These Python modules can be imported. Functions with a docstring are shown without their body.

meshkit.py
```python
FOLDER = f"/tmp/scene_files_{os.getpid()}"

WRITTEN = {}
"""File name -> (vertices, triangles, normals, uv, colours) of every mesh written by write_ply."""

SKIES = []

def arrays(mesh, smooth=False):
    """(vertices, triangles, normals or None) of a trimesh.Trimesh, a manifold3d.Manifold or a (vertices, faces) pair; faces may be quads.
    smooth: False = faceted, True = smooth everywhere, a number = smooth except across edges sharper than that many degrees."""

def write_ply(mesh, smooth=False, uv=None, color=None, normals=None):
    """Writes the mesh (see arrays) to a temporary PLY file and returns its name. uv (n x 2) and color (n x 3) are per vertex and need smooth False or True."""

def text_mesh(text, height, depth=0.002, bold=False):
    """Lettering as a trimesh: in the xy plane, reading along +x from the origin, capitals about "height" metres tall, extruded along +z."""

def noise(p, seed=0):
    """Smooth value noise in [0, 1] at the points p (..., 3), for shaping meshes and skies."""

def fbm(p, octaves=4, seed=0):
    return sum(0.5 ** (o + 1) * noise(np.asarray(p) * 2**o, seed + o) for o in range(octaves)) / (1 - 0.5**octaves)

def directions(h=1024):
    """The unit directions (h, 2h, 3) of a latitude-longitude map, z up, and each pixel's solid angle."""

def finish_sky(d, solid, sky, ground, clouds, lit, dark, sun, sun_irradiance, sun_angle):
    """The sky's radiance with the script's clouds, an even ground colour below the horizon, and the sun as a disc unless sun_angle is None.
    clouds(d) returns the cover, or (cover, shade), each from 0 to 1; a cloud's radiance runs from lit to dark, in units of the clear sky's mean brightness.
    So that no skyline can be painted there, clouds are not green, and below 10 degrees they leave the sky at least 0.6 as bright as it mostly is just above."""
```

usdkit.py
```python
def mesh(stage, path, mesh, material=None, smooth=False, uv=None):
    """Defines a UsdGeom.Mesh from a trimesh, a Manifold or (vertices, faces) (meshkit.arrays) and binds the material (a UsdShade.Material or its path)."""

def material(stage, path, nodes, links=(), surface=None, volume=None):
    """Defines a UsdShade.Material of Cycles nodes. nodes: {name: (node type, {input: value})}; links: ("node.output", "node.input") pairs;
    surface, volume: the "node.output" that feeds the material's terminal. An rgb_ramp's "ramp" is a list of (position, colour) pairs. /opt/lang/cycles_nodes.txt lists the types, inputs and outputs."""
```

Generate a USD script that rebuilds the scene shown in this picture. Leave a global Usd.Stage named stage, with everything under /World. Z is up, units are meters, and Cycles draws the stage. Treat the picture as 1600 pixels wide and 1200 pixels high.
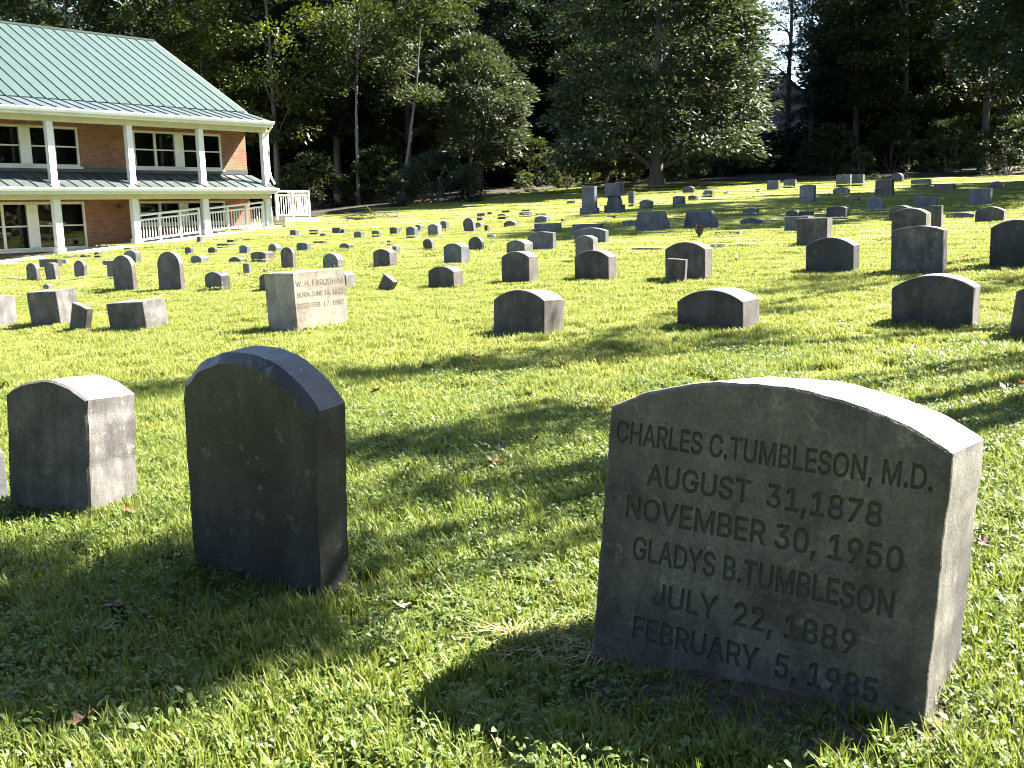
import math, random
import numpy as np, trimesh, manifold3d, usdkit, meshkit
from shapely.geometry import Polygon, box as sbox
from pxr import Usd, UsdGeom, UsdLux, UsdShade, Gf, Sdf, Vt

rng = np.random.default_rng(7)
stage = Usd.Stage.CreateInMemory()
UsdGeom.SetStageUpAxis(stage, 'Z')
world = UsdGeom.Xform.Define(stage, '/World')
UsdGeom.Scope.Define(stage, '/World/Looks')

# ------------------------------------------------------------------ camera, sky, sun
EYE = np.array([0.0, 0.0, 1.3])
PITCH, ROLL, FPX = math.radians(9.1), math.radians(-1.77), 1600.0
_f = np.array([0, math.cos(PITCH), -math.sin(PITCH)]); _r = np.array([1.0, 0, 0]); _u = np.cross(_r, _f)
CR = _r * math.cos(ROLL) + _u * math.sin(ROLL); CU = -_r * math.sin(ROLL) + _u * math.cos(ROLL); CF = _f
cam = UsdGeom.Camera.Define(stage, '/World/camera')
cam.CreateHorizontalApertureAttr(36.0); cam.CreateVerticalApertureAttr(27.0); cam.CreateFocalLengthAttr(36.0)
cam.CreateClippingRangeAttr(Gf.Vec2f(0.05, 2000))
M4 = Gf.Matrix4d(*CR, 0, *CU, 0, *(-CF), 0, *EYE, 1)
cam.AddTransformOp().Set(M4)
cam.CreateExposureAttr(3.65)

SUN_AZ, SUN_EL = math.radians(66.0), math.radians(47.5)
SUN = np.array([math.sin(SUN_AZ) * math.cos(SUN_EL), math.cos(SUN_AZ) * math.cos(SUN_EL), math.sin(SUN_EL)])
dome = UsdLux.DomeLight.Define(stage, '/World/sky')
sky_m = usdkit.material(stage, '/World/Looks/sky_look', {
    's': ('sky_texture', {'sky_type': 'single_scattering', 'sun_disc': False, 'sun_elevation': SUN_EL, 'sun_rotation': SUN_AZ, 'altitude': 100.0, 'air_density': 1.0, 'aerosol_density': 0.6}),
    'b': ('background_shader', {'strength': 0.05})}, [('s.color', 'b.color')], surface='b.background')
UsdShade.MaterialBindingAPI.Apply(dome.GetPrim()).Bind(sky_m)
dome.GetPrim().SetCustomDataByKey('kind', 'structure')
sun = UsdLux.DistantLight.Define(stage, '/World/sun')
sun.CreateIntensityAttr(1.25); sun.CreateAngleAttr(0.5); sun.CreateNormalizeAttr(True); sun.CreateColorAttr(Gf.Vec3f(1.0, 0.95, 0.86))
zx = SUN; xx = np.cross([0, 0, 1.0], zx); xx /= np.linalg.norm(xx); yx = np.cross(zx, xx)
sun.AddTransformOp().Set(Gf.Matrix4d(*xx, 0, *yx, 0, *zx, 0, 0, 0, 0, 1))

# ------------------------------------------------------------------ helpers
def terrain(x, y):
    x = np.asarray(x, float); y = np.asarray(y, float)
    yy = np.clip(y - 25, 0, 40)
    return 0.04 * np.logaddexp(0, np.clip(y, -60, 400) - 4.5) + 0.032 * x - 0.006 * (np.hypot(x, 2.0) - 2.0) - 0.03 * np.logaddexp(0, -x - 8.0) - 0.022 * np.logaddexp(0, x - 10.0) + 0.00035 * yy ** 2 + np.clip(y - 65, 0, 300) * 0.02

def ray(px, py):
    d = CF + (px - 800) / FPX * CR + (600 - py) / FPX * CU
    return d / d[1]

def proj(P):
    d = np.asarray(P, float) - EYE
    z = d @ CF
    return 800 + FPX * (d @ CR) / z, 600 - FPX * (d @ CU) / z

def at(px, py, far=90):
    """the point of the ground seen at that pixel of the photograph"""
    d = ray(px, py)
    t = np.arange(1.2, far, 0.02)
    below = EYE[2] + d[2] * t < terrain(d[0] * t, t)
    k = t[np.argmax(below)] if below.any() else far
    return np.array([d[0] * k, k, float(terrain(d[0] * k, k))])

def at_depth(px, depth):
    x = (px - 800) / FPX * depth
    return np.array([x, depth, float(terrain(x, depth))])

_used = {}
def numbered(path):
    n = _used.get(path, 0); _used[path] = n + 1
    return path if n == 0 else f'{path}_{n:03d}'

def tag(p, label=None, cat=None, group=None, kind=None):
    p = p.GetPrim() if hasattr(p, 'GetPrim') else p
    for k, v in (('label', label), ('category', cat), ('group', group), ('kind', kind)):
        if v: p.SetCustomDataByKey(k, v)
    return p

def obj(name, mesh, m, parent='/World', smooth=False):
    parent = parent if isinstance(parent, str) else str(parent.GetPath())
    return usdkit.mesh(stage, numbered(f'{parent}/{name}'), mesh, m, smooth=smooth).GetPrim()

def xf(prim, loc=(0, 0, 0), rotz=0.0, scale=None, mat=None):
    x = UsdGeom.Xformable(prim)
    if mat is not None:
        x.AddTransformOp().Set(Gf.Matrix4d(*[float(v) for v in np.asarray(mat, float).T.ravel()])); return
    x.AddTranslateOp().Set(Gf.Vec3d(*[float(v) for v in loc])); x.AddRotateZOp().Set(float(rotz))
    if scale is not None: x.AddScaleOp().Set(Gf.Vec3f(*[float(v) for v in scale]))

def thing(name, loc=(0, 0, 0), rotz=0.0, scale=None, mat=None):
    x = UsdGeom.Xform.Define(stage, numbered(f'/World/{name}'))
    xf(x.GetPrim(), loc, rotz, scale, mat)
    return x.GetPrim()

def cat(ms): return trimesh.util.concatenate(ms)
def bx(x0, x1, y0, y1, z0, z1):
    b = trimesh.creation.box([abs(x1 - x0), abs(y1 - y0), abs(z1 - z0)]); b.apply_translation([(x0 + x1) / 2, (y0 + y1) / 2, (z0 + z1) / 2]); return b
def tube(path, radii, n=7):
    path = np.asarray(path, float); radii = np.asarray(radii, float)
    t = np.gradient(path, axis=0); t /= np.linalg.norm(t, axis=1, keepdims=True) + 1e-9
    ref = np.array([0, 0, 1.0]) if abs(t[0][2]) < 0.9 else np.array([1.0, 0, 0])
    V = []
    for p, d, r in zip(path, t, radii):
        a = np.cross(d, ref); a /= np.linalg.norm(a) + 1e-9; b = np.cross(d, a)
        th = np.arange(n) / n * 2 * np.pi
        V.append(p + r * (np.cos(th)[:, None] * a + np.sin(th)[:, None] * b))
    V = np.vstack(V); F = []
    for i in range(len(path) - 1):
        for j in range(n):
            a, b, c, d = i * n + j, i * n + (j + 1) % n, (i + 1) * n + (j + 1) % n, (i + 1) * n + j
            F += [[a, b, c], [a, c, d]]
    k = (len(path) - 1) * n
    F += [[k, k + j, k + j + 1] for j in range(1, n - 1)] + [[0, j + 1, j] for j in range(1, n - 1)]
    return trimesh.Trimesh(V, np.array(F), process=False)

# ------------------------------------------------------------------ materials
L = '/World/Looks/'
def simple(name, color, rough=0.6, metal=0.0, spec=0.5):
    return usdkit.material(stage, L + name, {'p': ('principled_bsdf', {'base_color': color, 'roughness': rough, 'metallic': metal, 'specular_ior_level': spec})}, surface='p.BSDF')

def noisy(name, c1, c2, scale=6.0, rough=0.6, bump=0.0, bscale=60.0, vec=(1, 1, 1), coord='object', spec=0.5):
    n = {'t': ('texture_coordinate', {}), 'm': ('mapping', {'scale': vec}), 'n': ('noise_texture', {'scale': scale, 'detail': 5.0, 'roughness': 0.6}),
         'r': ('rgb_ramp', {'ramp': [(0.3, c1), (0.7, c2)]}), 'p': ('principled_bsdf', {'roughness': rough, 'specular_ior_level': spec})}
    l = [(f't.{coord}', 'm.vector'), ('m.vector', 'n.vector'), ('n.fac', 'r.fac'), ('r.color', 'p.base_color')]
    if bump:
        n['n2'] = ('noise_texture', {'scale': bscale, 'detail': 4.0}); n['b'] = ('bump', {'strength': bump, 'distance': 0.02})
        l += [(f't.{coord}', 'n2.vector'), ('n2.fac', 'b.height'), ('b.normal', 'p.normal')]
    return usdkit.material(stage, L + name, n, l, surface='p.BSDF')

def stone_mat(name, pale, dark, grime=0.6, speck=0.25, rough=0.75, lichen=(0.26, 0.265, 0.22), fine=120.0, bump=0.45, blot=0.5):
    """weathered stone: mottled body, vertical rain streaks, lichen blotches, mineral grain"""
    n = {'t': ('texture_coordinate', {}), 'o': ('object_info', {}), 'add': ('vector_math', {'math_type': 'add'}), 'sc': ('vector_math', {'math_type': 'scale', 'scale': 17.0}),
         'mot': ('noise_texture', {'scale': 5.0, 'detail': 6.0, 'roughness': 0.65}), 'ramp': ('rgb_ramp', {'ramp': [(0.32, dark), (0.68, pale)]}),
         'm2': ('mapping', {'scale': (7.0, 7.0, 1.3)}), 'str': ('noise_texture', {'scale': 1.6, 'detail': 7.0, 'roughness': 0.72, 'distortion': 0.4}),
         'sr': ('rgb_ramp', {'ramp': [(0.36, (1, 1, 1)), (0.72, (1 - grime,) * 3)]}), 'mul': ('mix_color', {'blend_type': 'multiply', 'fac': 1.0}),
         'bl': ('noise_texture', {'scale': 2.6, 'detail': 9.0, 'roughness': 0.72, 'distortion': 0.3}), 'blr': ('rgb_ramp', {'ramp': [(0.36, (blot,) * 3), (0.52, (1, 1, 1)), (0.68, (1.25, 1.22, 1.16))]}), 'blm': ('mix_color', {'blend_type': 'multiply', 'fac': 1.0, 'use_clamp': False}),
         'lic': ('noise_texture', {'scale': 11.0, 'detail': 7.0, 'roughness': 0.7}), 'lr': ('rgb_ramp', {'ramp': [(0.6, (0, 0, 0)), (0.68, (0.55, 0.55, 0.55))]}),
         'lm': ('mix_color', {'blend_type': 'mix', 'b': lichen}),
         'gr': ('noise_texture', {'scale': fine, 'detail': 2.0}), 'grr': ('rgb_ramp', {'ramp': [(0.35, (1 - speck,) * 3), (0.65, (1 + speck * 0.0,) * 3)]}),
         'gm': ('mix_color', {'blend_type': 'multiply', 'fac': 1.0}), 'bp': ('bump', {'strength': bump, 'distance': 0.006}), 'bmix': ('math', {'math_type': 'multiply_add', 'value2': 0.6}),
         'p': ('principled_bsdf', {'roughness': rough, 'specular_ior_level': 0.35})}
    l = [('o.random', 'sc.vector1'), ('t.object', 'add.vector1'), ('sc.vector', 'add.vector2'), ('add.vector', 'mot.vector'), ('mot.fac', 'ramp.fac'),
         ('add.vector', 'm2.vector'), ('m2.vector', 'str.vector'), ('str.fac', 'sr.fac'), ('ramp.color', 'mul.a'), ('sr.color', 'mul.b'),
         ('add.vector', 'lic.vector'), ('lic.fac', 'lr.fac'), ('add.vector', 'bl.vector'), ('bl.fac', 'blr.fac'), ('mul.result', 'blm.a'), ('blr.color', 'blm.b'), ('blm.result', 'lm.a'), ('lr.color', 'lm.fac'),
         ('add.vector', 'gr.vector'), ('gr.fac', 'grr.fac'), ('lm.result', 'gm.a'), ('grr.color', 'gm.b'), ('gm.result', 'p.base_color'),
         ('gr.fac', 'bmix.value1'), ('mot.fac', 'bmix.value3'), ('bmix.value', 'bp.height'), ('bp.normal', 'p.normal')]
    l = [x for x in l if x[0] != 'lr.color'] + [('lr.color', 'bw.color'), ('bw.val', 'lm.fac')]
    n['bw'] = ('rgb_to_bw', {})
    return usdkit.material(stage, L + name, n, l, surface='p.BSDF')

STONE = {
    'grey': stone_mat('weathered_grey_stone', (0.153, 0.144, 0.134), (0.0765, 0.0701, 0.0638), 0.6),
    'brown': stone_mat('brown_stained_stone', (0.111, 0.0935, 0.0819), (0.0468, 0.0386, 0.0331), 0.65, lichen=(0.121, 0.113, 0.0884)),
    'pale': stone_mat('pale_limestone', (0.254, 0.219, 0.176), (0.186, 0.161, 0.123), 0.25, 0.15, lichen=(0.223, 0.201, 0.156)),
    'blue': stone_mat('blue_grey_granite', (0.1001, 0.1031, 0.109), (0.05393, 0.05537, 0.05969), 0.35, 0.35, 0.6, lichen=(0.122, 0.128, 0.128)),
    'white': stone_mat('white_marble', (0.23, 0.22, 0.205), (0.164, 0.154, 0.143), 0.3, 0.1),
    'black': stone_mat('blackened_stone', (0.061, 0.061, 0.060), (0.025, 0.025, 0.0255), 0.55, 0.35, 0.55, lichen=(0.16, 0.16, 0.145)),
    'engraved': stone_mat('lichened_grey_stone', (0.148, 0.136, 0.115), (0.0844, 0.0758, 0.0636), 0.45, 0.3, 0.8, blot=0.36, lichen=(0.243, 0.228, 0.184)),
    'silver': stone_mat('silvery_streaked_stone', (0.146, 0.134, 0.122), (0.0583, 0.0525, 0.0484), 0.7, 0.25, 0.7),
}
letter_dark = simple('letter_grime', (0.052, 0.05, 0.044), 0.9)
letter_tan = simple('letter_brown', (0.085, 0.06, 0.042), 0.9)

def leaf_mat(name, ramp, trans, tfac=0.35, rough=0.5, spec=0.4):
    n = {'g': ('geometry', {}), 'r': ('rgb_ramp', {'ramp': ramp}), 'p': ('principled_bsdf', {'roughness': rough, 'specular_ior_level': spec}),
         't': ('translucent_bsdf', {}), 'tm': ('mix_color', {'blend_type': 'multiply', 'fac': 1.0, 'b': trans}), 'x': ('mix_closure', {'fac': tfac})}
    return usdkit.material(stage, L + name, n, [('g.random_per_island', 'r.fac'), ('r.color', 'p.base_color'), ('r.color', 'tm.a'), ('tm.result', 't.color'),
                                               ('p.BSDF', 'x.closure1'), ('t.BSDF', 'x.closure2')], surface='x.closure')
grass_m = leaf_mat('grass_blades', [(0.0, (0.17, 0.19, 0.045)), (0.35, (0.285, 0.285, 0.07)), (0.75, (0.375, 0.35, 0.105)), (0.92, (0.44, 0.39, 0.14)), (1.0, (0.50, 0.41, 0.22))], (1.0, 1.0, 0.8), 0.45, 0.5, 0.22)
grass_near_m = leaf_mat('near_grass_blades', [(0.0, (0.13, 0.16, 0.032)), (0.35, (0.23, 0.248, 0.054)), (0.75, (0.33, 0.315, 0.085)), (0.92, (0.42, 0.37, 0.13)), (1.0, (0.50, 0.41, 0.22))], (1.0, 1.0, 0.8), 0.42, 0.5, 0.22)
weed_m = leaf_mat('weed_leaves', [(0.0, (0.065, 0.10, 0.018)), (0.6, (0.11, 0.145, 0.028)), (1.0, (0.18, 0.195, 0.04))], (1.0, 1.0, 0.6), 0.4, 0.5, 0.3)
straw_m = leaf_mat('dry_straw', [(0.0, (0.30, 0.21, 0.12)), (0.6, (0.46, 0.36, 0.22)), (1.0, (0.58, 0.48, 0.33))], (0.8, 0.7, 0.5), 0.2, 0.7, 0.3)
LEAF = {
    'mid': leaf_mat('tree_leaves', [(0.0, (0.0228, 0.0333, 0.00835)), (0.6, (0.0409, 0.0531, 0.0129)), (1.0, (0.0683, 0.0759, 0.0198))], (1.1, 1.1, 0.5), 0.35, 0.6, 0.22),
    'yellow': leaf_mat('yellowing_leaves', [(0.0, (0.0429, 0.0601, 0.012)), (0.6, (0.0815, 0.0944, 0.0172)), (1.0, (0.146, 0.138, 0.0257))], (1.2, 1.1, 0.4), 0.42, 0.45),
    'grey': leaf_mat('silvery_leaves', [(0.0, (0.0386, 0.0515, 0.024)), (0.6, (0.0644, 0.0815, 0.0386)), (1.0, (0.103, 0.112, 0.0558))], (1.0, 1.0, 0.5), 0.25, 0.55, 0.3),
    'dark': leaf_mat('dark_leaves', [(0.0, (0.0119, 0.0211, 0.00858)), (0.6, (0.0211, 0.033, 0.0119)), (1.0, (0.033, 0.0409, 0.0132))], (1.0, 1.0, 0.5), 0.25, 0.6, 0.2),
    'conifer': leaf_mat('conifer_needles', [(0.0, (0.0106, 0.0198, 0.0106)), (1.0, (0.0231, 0.0363, 0.0158))], (1.0, 1.0, 0.5), 0.15, 0.5),
}
bark = noisy('bark', (0.03, 0.024, 0.018), (0.075, 0.06, 0.046), 9.0, 0.9, 0.8, 20.0, (1, 1, 0.15))
bark_pale = noisy('pale_bark', (0.045, 0.039, 0.032), (0.10, 0.087, 0.072), 9.0, 0.9, 0.5, 20.0, (1, 1, 0.3))
DEADLEAF = [leaf_mat('dead_leaf_brown', [(0, (0.09, 0.05, 0.028)), (1, (0.09, 0.05, 0.028))], (1, 0.8, 0.5), 0.25, 0.6),
            leaf_mat('dead_leaf_orange', [(0, (0.17, 0.07, 0.026)), (1, (0.17, 0.07, 0.026))], (1, 0.8, 0.5), 0.3, 0.5),
            leaf_mat('dead_leaf_dark', [(0, (0.035, 0.022, 0.016)), (1, (0.035, 0.022, 0.016))], (1, 0.8, 0.5), 0.15, 0.6),
            leaf_mat('dead_leaf_pale', [(0, (0.55, 0.46, 0.27)), (1, (0.55, 0.46, 0.27))], (1, 0.9, 0.6), 0.3, 0.6)]

# lawn: soil and thatch under the blades, carrying the grass tones on by itself where blades get too small to see
lawn_m = usdkit.material(stage, L + 'lawn_turf', {
    'g': ('geometry', {}), 'n': ('noise_texture', {'scale': 1.3, 'detail': 6.0, 'roughness': 0.65}), 'r': ('rgb_ramp', {'ramp': [(0.3, (0.11, 0.13, 0.028)), (0.55, (0.15, 0.165, 0.036)), (0.75, (0.19, 0.18, 0.055))]}),
    'n2': ('noise_texture', {'scale': 45.0, 'detail': 4.0}), 'r2': ('rgb_ramp', {'ramp': [(0.3, (0.35, 0.33, 0.3)), (0.7, (1, 1, 1))]}), 'mu': ('mix_color', {'blend_type': 'multiply', 'fac': 1.0}),
    'b': ('bump', {'strength': 0.6, 'distance': 0.03}), 'p': ('principled_bsdf', {'roughness': 0.9, 'specular_ior_level': 0.1})},
    [('g.position', 'n.vector'), ('n.fac', 'r.fac'), ('g.position', 'n2.vector'), ('n2.fac', 'r2.fac'), ('r.color', 'mu.a'), ('r2.color', 'mu.b'), ('mu.result', 'p.base_color'), ('n2.fac', 'b.height'), ('b.normal', 'p.normal')], surface='p.BSDF')
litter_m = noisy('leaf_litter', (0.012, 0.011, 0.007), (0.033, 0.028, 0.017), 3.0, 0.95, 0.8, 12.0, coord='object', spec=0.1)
soil_m = noisy('bare_soil', (0.028, 0.022, 0.016), (0.065, 0.05, 0.037), 14.0, 0.95, 0.8, 70.0, spec=0.1)

# ------------------------------------------------------------------ ground
def sheet(xs, ys, dz=0.0):
    X, Y = np.meshgrid(xs, ys); Z = terrain(X, Y) + dz
    if True:
        Z = Z + 0.02 * (meshkit.fbm(np.stack([X * 0.5, Y * 0.5, 0 * X], -1), 3) - 0.5) * (np.hypot(X, Y) < 40) - 0.012
    V = np.stack([X, Y, Z], -1).reshape(-1, 3); nx, ny = len(xs), len(ys)
    i, j = np.meshgrid(np.arange(nx - 1), np.arange(ny - 1)); a = (j * nx + i).ravel()
    F = np.vstack([np.stack([a, a + 1, a + nx + 1], 1), np.stack([a, a + nx + 1, a + nx], 1)])
    return trimesh.Trimesh(V, F, process=False)
gx = np.unique(np.concatenate([np.linspace(-400, -40, 30), np.linspace(-40, 40, 161), np.linspace(40, 400, 30)]))
gy = np.unique(np.concatenate([np.linspace(-300, -12, 20), np.linspace(-12, 70, 165), np.linspace(70, 500, 40)]))
tag(obj('ground', sheet(gx, gy), lawn_m, smooth=True), 'sloping cemetery lawn rising gently to the woods', 'lawn', kind='structure')

def edge(x):            # where the mown lawn ends and the woods begin
    return np.interp(x, [-60, -20, -11, -2, 4, 12, 20, 30, 60], [57, 55, 51, 60, 68, 68, 62, 60, 58])
xs = np.linspace(-120, 120, 121); rows = []
V = []
for k, t in enumerate(np.concatenate([[0, 1.0, 2.5], np.linspace(5, 120, 30)])):
    yy = edge(xs) + t + (1.6 * (meshkit.noise(np.stack([xs * 0.35, xs * 0 + 3, xs * 0], -1)) - 0.5) if k == 0 else 0)
    V.append(np.stack([xs, yy, terrain(xs, yy) + 0.03 + 0.10 * min(t, 1)], 1))
V = np.array(V); nx = len(xs); a = (np.arange(len(V) - 1)[:, None] * nx + np.arange(nx - 1)).ravel()
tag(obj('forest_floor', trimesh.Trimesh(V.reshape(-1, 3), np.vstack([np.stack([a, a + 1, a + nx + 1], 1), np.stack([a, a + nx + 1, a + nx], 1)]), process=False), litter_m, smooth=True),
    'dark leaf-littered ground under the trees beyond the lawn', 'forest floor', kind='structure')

# ------------------------------------------------------------------ brick building
exec_building = True
def building():
    brick = usdkit.material(stage, L + 'red_brick', {
        't': ('texture_coordinate', {}), 's': ('separate_xyz', {}), 'ad': ('math', {'math_type': 'add'}), 'c': ('combine_xyz', {}),
        'b': ('brick_texture', {'color1': (0.145, 0.06, 0.034), 'color2': (0.20, 0.088, 0.052), 'mortar': (0.18, 0.135, 0.10), 'scale': 1.0, 'brick_width': 0.22, 'row_height': 0.075, 'mortar_size': 0.008, 'mortar_smooth': 0.2, 'bias': 0.0}),
        'n': ('noise_texture', {'scale': 3.0, 'detail': 5.0}), 'r': ('rgb_ramp', {'ramp': [(0.3, (0.75, 0.75, 0.75)), (0.7, (1, 1, 1))]}), 'mu': ('mix_color', {'blend_type': 'multiply', 'fac': 1.0}),
        'bp': ('bump', {'strength': 0.5, 'distance': 0.01, 'invert': True}), 'p': ('principled_bsdf', {'roughness': 0.85, 'specular_ior_level': 0.2})},
        [('t.object', 's.vector'), ('s.x', 'ad.value1'), ('s.y', 'ad.value2'), ('ad.value', 'c.x'), ('s.z', 'c.y'), ('c.vector', 'b.vector'), ('t.object', 'n.vector'), ('n.fac', 'r.fac'), ('b.color', 'mu.a'), ('r.color', 'mu.b'), ('mu.result', 'p.base_color'), ('b.fac', 'bp.height'), ('bp.normal', 'p.normal')], surface='p.BSDF')
    white = noisy('white_paint', (0.44, 0.44, 0.43), (0.52, 0.52, 0.51), 3.0, 0.45)
    cream = noisy('cream_trim', (0.36, 0.345, 0.29), (0.42, 0.40, 0.34), 3.0, 0.5)
    green = [noisy(f'green_metal_{k}', tuple(np.array((0.011, 0.025, 0.0205)) * s), tuple(np.array((0.0145, 0.031, 0.0255)) * s), 1.2, 0.55, spec=0.3) for k, s in (('a', 1.0), ('b', 0.94), ('c', 1.05))]
    dull = [noisy(f'grey_green_metal_{k}', tuple(np.array((0.018, 0.027, 0.025)) * s), tuple(np.array((0.028, 0.039, 0.036)) * s), 2.0, 0.5) for k, s in (('a', 1.0), ('b', 0.9))]
    concrete = noisy('concrete', (0.34, 0.32, 0.27), (0.42, 0.40, 0.33), 3.0, 0.85, 0.3, 40)
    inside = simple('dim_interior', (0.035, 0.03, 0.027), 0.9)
    bronze = simple('dark_bronze', (0.05, 0.035, 0.025), 0.5)
    glass = usdkit.material(stage, L + 'window_glass', {'f': ('fresnel', {'IOR': 1.5}), 't': ('transparent_bsdf', {'color': (0.75, 0.77, 0.76)}), 'g': ('glossy_bsdf', {'roughness': 0.02, 'color': (0.6, 0.62, 0.62)}), 'x': ('mix_closure', {})},
                            [('f.fac', 'x.fac'), ('t.BSDF', 'x.closure1'), ('g.BSDF', 'x.closure2')], surface='x.closure')
    O = np.array([-10.1, 44.0, 0.0]); ang = 49.4
    b = thing('brick_building', O, ang)
    tag(b, 'two-storey red brick building with green metal roof and white porch columns', 'building')
    ca, sa = math.cos(math.radians(ang)), math.sin(math.radians(ang))
    def gz(x, y): return float(terrain(O[0] + x * ca - y * sa, O[1] + x * sa + y * ca))
    W = 22.0; ty = 1.25           # length to the left, wall recess behind the columns
    # wall with openings
    bays = [(-5.2, -1.2), (-11.4, -7.4), (-17.6, -13.6)]
    wins = [(a, c, 3.75, 5.2) for a, c in bays] + [(bays[0][0], bays[0][1], 1.55, 2.47)] + [(a, c, 0.75, 2.47) for a, c in bays[1:]]
    poly = sbox(-W, -1.0, 0, 6.05)
    for a, c, z0, z1 in wins: poly = poly.difference(sbox(a, z0, c, z1))
    w = trimesh.creation.extrude_polygon(poly, 0.28, engine='earcut'); w.apply_transform(np.array([[1, 0, 0, 0], [0, 0, 1, ty], [0, 1, 0, 0], [0, 0, 0, 1.0]]))
    w.fix_normals()
    g = trimesh.creation.extrude_polygon(Polygon([(ty + 0.285, -1), (15.0, -1), (15.0, 5.9), (8.0, 9.5), (ty + 0.285, 5.9)]), 0.28, engine='earcut')
    g.apply_transform(np.array([[0, 0, 1, -0.28], [1, 0, 0, 0], [0, 1, 0, 0], [0, 0, 0, 1.0]])); g.fix_normals()
    obj('wall', w, brick, b); obj('wall', g, brick, b); obj('wall', bx(-W, -0.285, 14.7, 15, -1, 5.9), brick, b)
    obj('wall', bx(-W, -W + 0.28, ty + 0.285, 14.69, -1, 5.9), brick, b)
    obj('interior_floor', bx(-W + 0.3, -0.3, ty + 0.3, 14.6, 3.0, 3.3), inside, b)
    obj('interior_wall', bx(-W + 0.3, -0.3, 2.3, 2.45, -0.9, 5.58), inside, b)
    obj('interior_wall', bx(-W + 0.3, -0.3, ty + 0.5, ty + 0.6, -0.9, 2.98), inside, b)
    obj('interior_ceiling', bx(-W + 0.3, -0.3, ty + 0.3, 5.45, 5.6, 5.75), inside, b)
    # windows
    for a, c, z0, z1 in wins:
        wn = UsdGeom.Xform.Define(stage, numbered(f'{b.GetPath()}/window')).GetPrim()
        yf = ty + 0.02; fr = []
        fr += [bx(a + .003, a + 0.09, yf, yf + 0.12, z0 + .003, z1 - .003), bx(c - 0.09, c - .003, yf, yf + 0.12, z0 + .003, z1 - .003), bx(a + 0.092, c - 0.092, yf, yf + 0.12, z1 - 0.09, z1 - .003), bx(a + 0.092, c - 0.092, yf, yf + 0.12, z0 + .003, z0 + 0.08)]
        obj('frame', cat(fr), cream, wn)
        m = (a + c) / 2
        obj('mullion', bx(m - 0.2, m + 0.2, yf - 0.03, yf + 0.12, z0 + 0.083, z1 - 0.093), white, wn)
        zi0, zi1 = z0 + 0.083, z1 - 0.093
        for l0, l1 in ((a + 0.093, m - 0.203), (m + 0.203, c - 0.093)):
            q = (l0 + l1) / 2
            obj('mullion', bx(q - 0.05, q + 0.05, yf, yf + 0.1, zi0, zi1), cream, wn)
            for p0, p1 in ((l0, q - 0.052), (q + 0.052, l1)):
                zm = (zi0 + zi1) / 2
                obj('sash_bar', bx(p0 + .002, p1 - .002, yf + 0.01, yf + 0.07, zm - 0.025, zm + 0.025), cream, wn)
                obj('pane', bx(p0 + .002, p1 - .002, yf + 0.04, yf + 0.048, zm + 0.027, zi1 - .002), glass, wn)
                obj('pane', bx(p0 + .002, p1 - .002, yf + 0.04, yf + 0.048, zi0 + .002, zm - 0.027), glass, wn)
        obj('sill', bx(a - 0.06, c + 0.06, ty - 0.05, ty - 0.003, z0 - 0.08, z0 - .003), cream, wn)
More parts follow.
